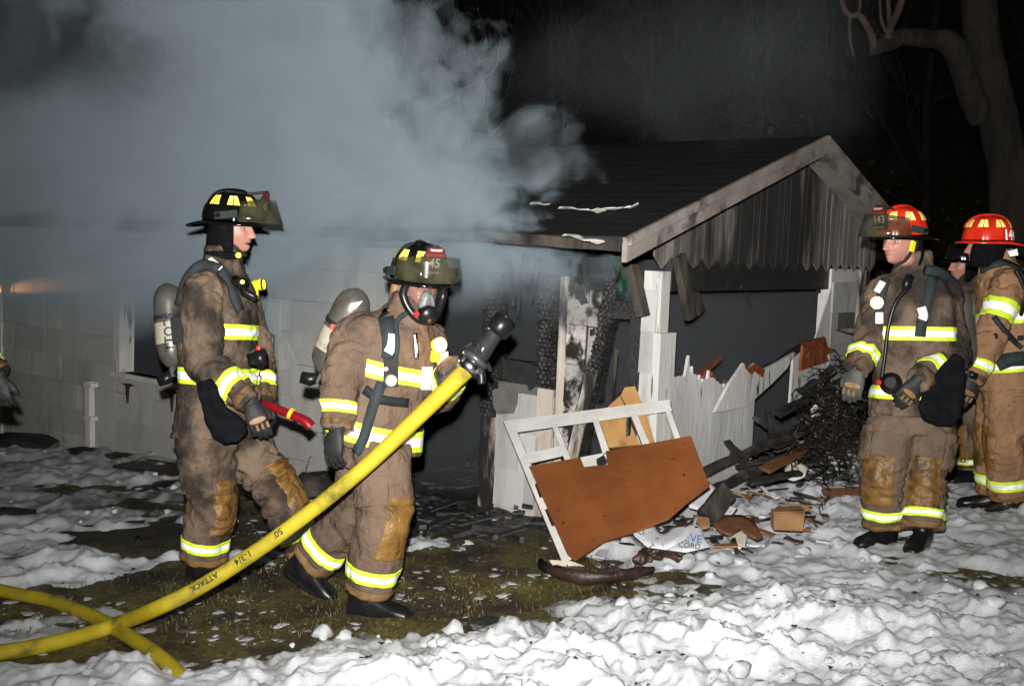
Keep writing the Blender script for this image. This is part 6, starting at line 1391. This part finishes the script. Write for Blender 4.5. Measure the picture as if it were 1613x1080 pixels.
# along the left wall
lying('black_board', 'charred plank lying at the foot of the wall below the window', 'board', 118, 716, 205, 730, .16, .05, M_CHAR2, .05, .05)
lying('black_board', 'dark soaked board tipped against the foot of the left wall', 'board', 205, 742, 300, 752, .35, .03, M_CHAR, .07, .05)
lying('white_strip', 'thin white strip of trim lying in the slush by the wall', 'strip', 185, 734, 245, 756, .03, .02, M_WHITEC, .05, .05)
lying('white_strip', 'short white strip of trim beside the downpipe', 'strip', 88, 708, 130, 700, .08, .03, M_WHITEC, .03, .06)
lying('orange_strip', 'thin orange lath by the walking firefighter’s leg', 'strip', 250, 758, 300, 750, .025, .015, M_RAW, .05, .05)
for lb, x0, y0, x1, y1 in (('leaning dry weed stalk by the wall beside the left corner', 55, 690, 82, 645), ('short dry weed stalk at the foot of the left wall', 45, 685, 54, 655), ('dry weed stalk by the wall between the two walking men', 477, 760, 488, 720)):
    b0 = gpt(x0, y0 + 6); tag(obj('weed_stalk', ctube([b0, at(x0 + (x1 - x0) * .5, y0 + (y1 - y0) * .55, (b0 - CAM).dot(FWD)), at(x1, y1, (b0 - CAM).dot(FWD)), at(x1 + 5, y1 - 1, (b0 - CAM).dot(FWD))], [.006, .005, .004, .003], 6), pmat('dry_stalk', (.12, .08, .05), rough=.8)), lb, 'weed', 'dry weeds along the wall')
def clod(label, x, y, r, mat, seed, name='charred_lump', sq=(1.3, 1, .7), cat='lump', lift=.3):
    n = 1 + .3 * noise3(ICO, 1.7, seed) + .2 * noise3(ICO, 4, seed + 1); p = ICO * n[:, None] * np.array(sq) * r + np.array(gpt(x, y) + Vector((0, 0, r * lift)))
    return tag(obj(name, (p, [tuple(f) for f in ICOF]), mat), label, cat, 'charred lumps on the ground')
clod('black charred lump on the grass in front of the snow edge', 765, 992, .055, M_CHAR, 3); clod('black heap of soaked cloth at the left corner of the house', 40, 708, .22, M_CHAR, 5, sq=(2.2, 1, .5))
clod('dark burnt heap by the wall between the two walking men', 498, 778, .16, M_CHAR2, 7, sq=(1.2, .8, .8)); clod('black lump of soaked debris at the left edge of the snow', 8, 818, .12, M_CHAR, 9, sq=(2, 1, .35)); clod('small black lump on the bare grass near the door', 748, 884, .03, M_CHAR, 11)
clod('dark lump behind the profile firefighter’s legs', 395, 762, .11, M_CHAR, 13, sq=(1.6, .8, .7))
tag(obj('glass_disc', tube([gpt(218, 855) + Vector((0, 0, .02)), gpt(218, 855) + Vector((0, -.01, .035))], [.02, .018], 14), M_CHROME), 'small shiny disc lying on the dark slush', 'disc')
# ================================================================== trees on the dark hillside
M_BARK = pmat('grey_bark', (0.0315, 0.0266, 0.021), (0.0154, 0.014, 0.0126), scale=5, soot=(0.07, 0.0385, 0.0084), soot_scale=7, soot_at=.70, soot_soft=.05, rough=.95, bump=1.0, bump_scale=16, stretch=(1, 1, .25), bdist=.03)
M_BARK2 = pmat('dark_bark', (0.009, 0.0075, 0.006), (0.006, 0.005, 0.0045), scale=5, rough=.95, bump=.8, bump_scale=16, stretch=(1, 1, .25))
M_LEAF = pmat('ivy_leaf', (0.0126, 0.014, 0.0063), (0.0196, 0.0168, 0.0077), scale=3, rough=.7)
def branch_set(rr, p, d, length, r, depth, out):
    pts = [p]; rad = [r]; n = 4; dd = d.normalized()
    for k in range(n):
        dd = (dd + Vector((rr.uniform(-.28, .28), rr.uniform(-.28, .28), rr.uniform(-.12, .28)))).normalized(); pts.append(pts[-1] + dd * length / n); rad.append(r * (1 - .75 * (k + 1) / n))
    out.append(tube(pts, rad, 6 if depth else 5))
    if depth > 0:
        for k in range(rr.randint(2, 4)):
            i = rr.randint(1, n); v = (dd + Vector((rr.uniform(-1, 1), rr.uniform(-1, 1), rr.uniform(-.1, .8)))).normalized(); branch_set(rr, pts[i], v, length * rr.uniform(.5, .75), rad[i] * .75 + .004, depth - 1, out)
def bare_tree(label, px, dep, h, r, seed, group='bare trees on the hillside', lean=0.0):
    rr = random.Random(seed); b = at(px, 380, dep); b = Vector((b.x, b.y, float(gz(b.x, b.y)) - .2)); t = thing('bare_tree', label, 'tree', b, group)
    pts = [b]; rad = [r * 1.25]
    for k in range(1, 7): pts.append(b + Vector((lean * k * h / 6 + rr.uniform(-.12, .12), rr.uniform(-.12, .12), h * k / 6))); rad.append(r * (1 - .13 * k))
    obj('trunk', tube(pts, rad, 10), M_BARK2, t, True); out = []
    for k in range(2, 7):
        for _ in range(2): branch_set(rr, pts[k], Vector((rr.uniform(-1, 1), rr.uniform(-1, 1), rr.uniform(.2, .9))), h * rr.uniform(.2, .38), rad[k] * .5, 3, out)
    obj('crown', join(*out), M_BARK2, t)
# the big tree at the right with its arching limb
D = 12.5; b = gpt(1590, 560); tb_ = at(1598, 345, D); tb_ = Vector((tb_.x, tb_.y, float(gz(tb_.x, tb_.y)) - .2))
big = thing('old_tree', 'large old tree with an arching broken limb behind the red helmets', 'tree', tb_)
tk = [tb_, at(1592, 330, D), at(1578, 220, D), at(1560, 120, D), at(1546, 40, D), at(1540, -60, D), at(1545, -220, D), at(1560, -420, D)]
me = remeshed(ctube(tk, [.30, .25, .22, .20, .19, .20, .17, .12], 20, 8), .04, 2); c = coords(me); setco(me, c + normals(me) * (.035 * fbm(c * np.array([1, 1, .25]), 7, 3, 3))[:, None])
link('trunk', me, M_BARK, big, True)
limb = ctube([at(1545, 190, D), at(1520, 120, D - .2), at(1500, 72, D - .3), at(1470, 62, D - .4), at(1430, 60, D - .5), at(1395, 68, D - .6), at(1372, 82, D - .7)], [.15, .14, .15, .10, .10, .10, .05], 14, 6)
l2 = remeshed(limb, .03, 2); c = coords(l2); setco(l2, c + normals(l2) * (.03 * fbm(c, 6, 3, 4))[:, None]); lm = link('limb', l2, M_BARK, big, True)
pale = pmat('pale_bark', (0.091, 0.063, 0.049), (0.042, 0.0315, 0.0245), scale=7, rough=.9)
for P2, r in (([(1378, 78), (1372, 55), (1362, 35), (1352, 24), (1340, 25), (1330, 15), (1322, -10)], .05), ([(1340, 24), (1338, 45), (1340, 70), (1345, 90)], .02), ([(1400, 62), (1402, 45), (1414, 20), (1424, -10)], .05), ([(1402, 45), (1400, 20), (1398, -15)], .03), ([(1395, 50), (1388, 30), (1386, 0)], .02), ([(1352, 24), (1355, 5), (1350, -10)], .02)):
    obj('fork', ctube([at(x, y, D - .7) for x, y in P2], [r * (1 - .08 * i) for i in range(len(P2))], 8, 4), pale, big, True)
rr = random.Random(77); out = []
for k in range(5): branch_set(rr, tk[5 + k % 3], Vector((rr.uniform(-1, 1), rr.uniform(-.6, .6), rr.uniform(.2, .9))), 2.6, .09, 3, out)
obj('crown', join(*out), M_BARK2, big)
for k, (px, dep, h, r, lb) in enumerate(((620, 15.5, 8, .11, 'bare tree rising behind the roof left of the smoke edge'), (860, 17, 9, .12, 'bare tree rising above the middle of the roof'), (1010, 20, 10, .14, 'tall bare tree far behind the roof ridge'), (1190, 16.5, 8, .10, 'slender bare tree behind the gable peak'),
        (1290, 22, 10, .14, 'distant bare tree right of the gable peak'), (1450, 18, 9, .12, 'bare tree between the gable and the old tree'), (330, 18, 9, .12, 'bare tree hidden in the smoke at the left'), (1660, 17, 9, .14, 'bare tree at the far right edge'))):
    bare_tree(lb, px, dep, h, r, 100 + k)
# undergrowth covering the slope
rr = np.random.default_rng(5); n = 26000; y = rr.uniform(13.5, 27, n); x = y * rr.uniform(-.75, .8, n); cl = fbm(np.c_[x, y, 0 * x], .55, 3, 19); hgt = np.clip(1.0 + 2.6 * cl, 0.05, None) * rr.random(n) ** 1.6 * 1.5
du = (x - CORN.x) * EL.x + (y - CORN.y) * EL.y; dg = (x - CORN.x) * EG.x + (y - CORN.y) * EG.y; ok = ~((du > -.6) & (du < 9) & (dg > -.6) & (dg < 5.6)); x, y, hgt = x[ok], y[ok], hgt[ok]; n = len(x)
c = np.c_[x, y, gz(x, y) + hgt]; a = rr.normal(size=(n, 3)); a /= np.linalg.norm(a, axis=1, keepdims=True); b_ = np.cross(a, rr.normal(size=(n, 3))); b_ /= np.linalg.norm(b_, axis=1, keepdims=True); s = rr.uniform(.03, .085, (n, 1))
V = np.stack([c - a * s, c + b_ * s * .55, c + a * s, c - b_ * s * .55], 1).reshape(-1, 3)
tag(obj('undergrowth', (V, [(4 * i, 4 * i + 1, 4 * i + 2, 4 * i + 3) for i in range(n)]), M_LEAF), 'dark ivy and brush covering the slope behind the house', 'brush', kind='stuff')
# ================================================================== smoke
def volmat(name, build):
    mt = bpy.data.materials.new(name); mt.use_nodes = True; N = mt.node_tree.nodes; L = mt.node_tree.links
    N.remove(N['Principled BSDF']); v = N.new('ShaderNodeVolumePrincipled'); L.new(v.outputs[0], N['Material Output'].inputs['Volume']); build(N, L, v); return mt
def smoke_nodes(color, aniso, terms, scale=1.0, dens=1.0, noise=(1.1, 5, .55, 1.0), warp=.5):
    """terms: list of (normal, offset, softness) half-space ramps multiplied together after being jittered by noise"""
    def build(N, L, v):
        v.inputs['Color'].default_value = (*color, 1); v.inputs['Anisotropy'].default_value = aniso
        tc = N.new('ShaderNodeTexCoord'); tx = N.new('ShaderNodeTexNoise'); tx.inputs['Scale'].default_value = noise[0]; tx.inputs['Detail'].default_value = noise[1]; tx.inputs['Roughness'].default_value = noise[2]; tx.inputs['Distortion'].default_value = warp
        L.new(tc.outputs['Object'], tx.inputs['Vector']); out = None
        def math_(op, a, b=None, c=None):
            m_ = N.new('ShaderNodeMath'); m_.operation = op
            for i, q in enumerate((a, b, c)):
                if q is None: continue
                if isinstance(q, (int, float)): m_.inputs[i].default_value = q
                else: L.new(q, m_.inputs[i])
            return m_.outputs[0]
        nz = math_('MULTIPLY', math_('SUBTRACT', tx.outputs['Fac'], .5), noise[3])
        for (nx, off, soft) in terms:
            dp = N.new('ShaderNodeVectorMath'); dp.operation = 'DOT_PRODUCT'; dp.inputs[1].default_value = tuple(nx); L.new(tc.outputs['Object'], dp.inputs[0])
            t = math_('ADD', math_('SUBTRACT', dp.outputs['Value'], off), nz); r = N.new('ShaderNodeMapRange'); r.interpolation_type = 'SMOOTHSTEP'; r.inputs[1].default_value = 0; r.inputs[2].default_value = soft; L.new(t, r.inputs[0])
            out = r.outputs[0] if out is None else math_('MULTIPLY', out, r.outputs[0])
        t2 = N.new('ShaderNodeTexNoise'); t2.inputs['Scale'].default_value = .55; t2.inputs['Detail'].default_value = 3; L.new(tc.outputs['Object'], t2.inputs['Vector'])
        mr = N.new('ShaderNodeMapRange'); mr.inputs[1].default_value = .36; mr.inputs[2].default_value = .6; mr.inputs[3].default_value = .12; mr.inputs[4].default_value = 1.0; L.new(t2.outputs['Fac'], mr.inputs[0])
        L.new(math_('MULTIPLY', math_('MULTIPLY', out, mr.outputs[0]), dens), v.inputs['Density'])
    return build
def wallpt(px, py, g): return hw(*((lambda q: (q[0], g, q[1]))(onL(px, py, g))))
# main column: rises from the burnt eave and doorway and drifts up to the left in front of the roof
GP = -.35
def edge(q0, q1):
    pa, pb = wallpt(*q0, GP), wallpt(*q1, GP); en = (pb - pa).normalized().cross(EG).normalized(); en = en if en.dot(EL) > 0 else -en
    return en, pa.dot(en)
def column(N, L, v):
    v.inputs['Color'].default_value = (.345, .435, .50, 1); v.inputs['Anisotropy'].default_value = -.3
    tc = N.new('ShaderNodeTexCoord')
    def tex(sc, det, ro, dist=0.0, off=0.0):
        t = N.new('ShaderNodeTexNoise'); t.inputs['Scale'].default_value = sc; t.inputs['Detail'].default_value = det; t.inputs['Roughness'].default_value = ro; t.inputs['Distortion'].default_value = dist
        mp = N.new('ShaderNodeMapping'); mp.inputs['Location'].default_value = (off, off * .7, off * 1.3); L.new(tc.outputs['Object'], mp.inputs[0]); L.new(mp.outputs[0], t.inputs['Vector']); return t.outputs['Fac']
    def m_(op, a, b=0.0):
        x = N.new('ShaderNodeMath'); x.operation = op
        for i, q in enumerate((a, b)):
            if isinstance(q, (int, float)): x.inputs[i].default_value = q
            else: L.new(q, x.inputs[i])
        return x.outputs[0]
    def ss(x, lo, hi, a=0.0, b=1.0):
        r = N.new('ShaderNodeMapRange'); r.interpolation_type = 'SMOOTHSTEP'; r.inputs[1].default_value = lo; r.inputs[2].default_value = hi; r.inputs[3].default_value = a; r.inputs[4].default_value = b; L.new(x, r.inputs[0]); return r.outputs[0]
    def half(n, off):
        d = N.new('ShaderNodeVectorMath'); d.operation = 'DOT_PRODUCT'; d.inputs[1].default_value = tuple(n); L.new(tc.outputs['Object'], d.inputs[0]); return m_('SUBTRACT', d.outputs['Value'], off)
    big = m_('MULTIPLY', m_('SUBTRACT', tex(.75, 2, .5, 0, 3.1), .5), 1.5); fine = m_('MULTIPLY', m_('SUBTRACT', m_('MULTIPLY', m_('ABSOLUTE', m_('SUBTRACT', tex(1.9, 4.5, .6, .35), .5)), 2.0), .22), 1.5); nz = m_('ADD', big, fine)
    right = m_('ADD', half(*edge((905, 400), (690, 60))), nz)
    left = m_('ADD', m_('MULTIPLY', half(*edge((470, 400), (215, 60))), -1.0), m_('MULTIPLY', nz, 1.1))
    front = ss(m_('ADD', half(-EG, -CORN.dot(EG) - .55), m_('MULTIPLY', fine, .4)), 0, .5); lowm = ss(m_('ADD', half(Vector((0, 0, 1)), 1.22), m_('MULTIPLY', nz, .35)), 0, .75); low = ss(m_('ADD', half(Vector((0, 0, 1)), .62), m_('MULTIPLY', nz, .6)), 0, 1.05); lft = ss(m_('ADD', half(EL, CORN.dot(EL)), m_('MULTIPLY', nz, .5)), 1.7, 2.9)
    puff = ss(tex(1.7, 4, .62, .5, 7.7), .38, .58, .07, 1.0)
    main = m_('MULTIPLY', m_('MULTIPLY', ss(right, 0, .2), ss(left, -.05, .55)), puff)
    zz = half(Vector((0, 0, 1)), 0)
    haze = m_('MULTIPLY', m_('MULTIPLY', ss(right, 0, .6), ss(tex(.95, 3.5, .62, .5, 1.2), .41, .60, .04, 1.0)), ss(m_('ADD', zz, fine), 1.7, 2.9, 1.6, .95))
    bank = m_('MULTIPLY', m_('MULTIPLY', ss(m_('ADD', zz, m_('MULTIPLY', nz, .4)), 2.0, 2.9, 1.0, 0.0), lft), ss(tex(1.3, 3.5, .62, .5, 9.3), .39, .60, .2, 1.0))
    dens = m_('ADD', m_('MULTIPLY', m_('MULTIPLY', main, lowm), 2.9), m_('MULTIPLY', m_('MULTIPLY', m_('ADD', m_('MULTIPLY', haze, .20), m_('MULTIPLY', bank, 2.7)), low), lft))
    L.new(m_('MULTIPLY', dens, front), v.inputs['Density'])
sm = obj('smoke', hbox(.1, 8.6, -1.15, .75, .5, 5.4), volmat('grey_smoke', column))
tag(sm, 'thick grey smoke pouring from the roof and drifting up to the left', 'smoke', kind='stuff')
# smoke filling the rooms
ins = obj('smoke', hbox(.16, 7.6, .16, H_G - .05, -.28, 1.62), volmat('room_smoke', lambda N, L, v: (setattr(v.inputs['Color'], 'default_value', (.085, .095, .105, 1)), setattr(v.inputs['Density'], 'default_value', .55), setattr(v.inputs['Anisotropy'], 'default_value', -.3))))
tag(ins, 'dark smoke hanging inside the burnt rooms', 'smoke', kind='stuff')
# thin wisps over the ridge
c0 = hw(1.0, 2.0, 3.1)
tw = [(Vector((0, 0, 1)), 2.35, .6), (Vector((0, 0, -1)), -4.0, 1.0), (-EL, -(CORN.dot(EL)) - 2.9, 1.2), (EL, CORN.dot(EL) - .5, .7), (EG, CORN.dot(EG) + .9, .8)]
wi = obj('smoke', hbox(-.9, 3.4, .8, 3.6, 2.1, 4.6), volmat('thin_smoke', smoke_nodes((.6, .68, .76), -.3, tw, dens=.042, noise=(.9, 4, .55, 2.2))))
tag(wi, 'thin wisps of smoke trailing off the gable peak', 'smoke', kind='stuff')
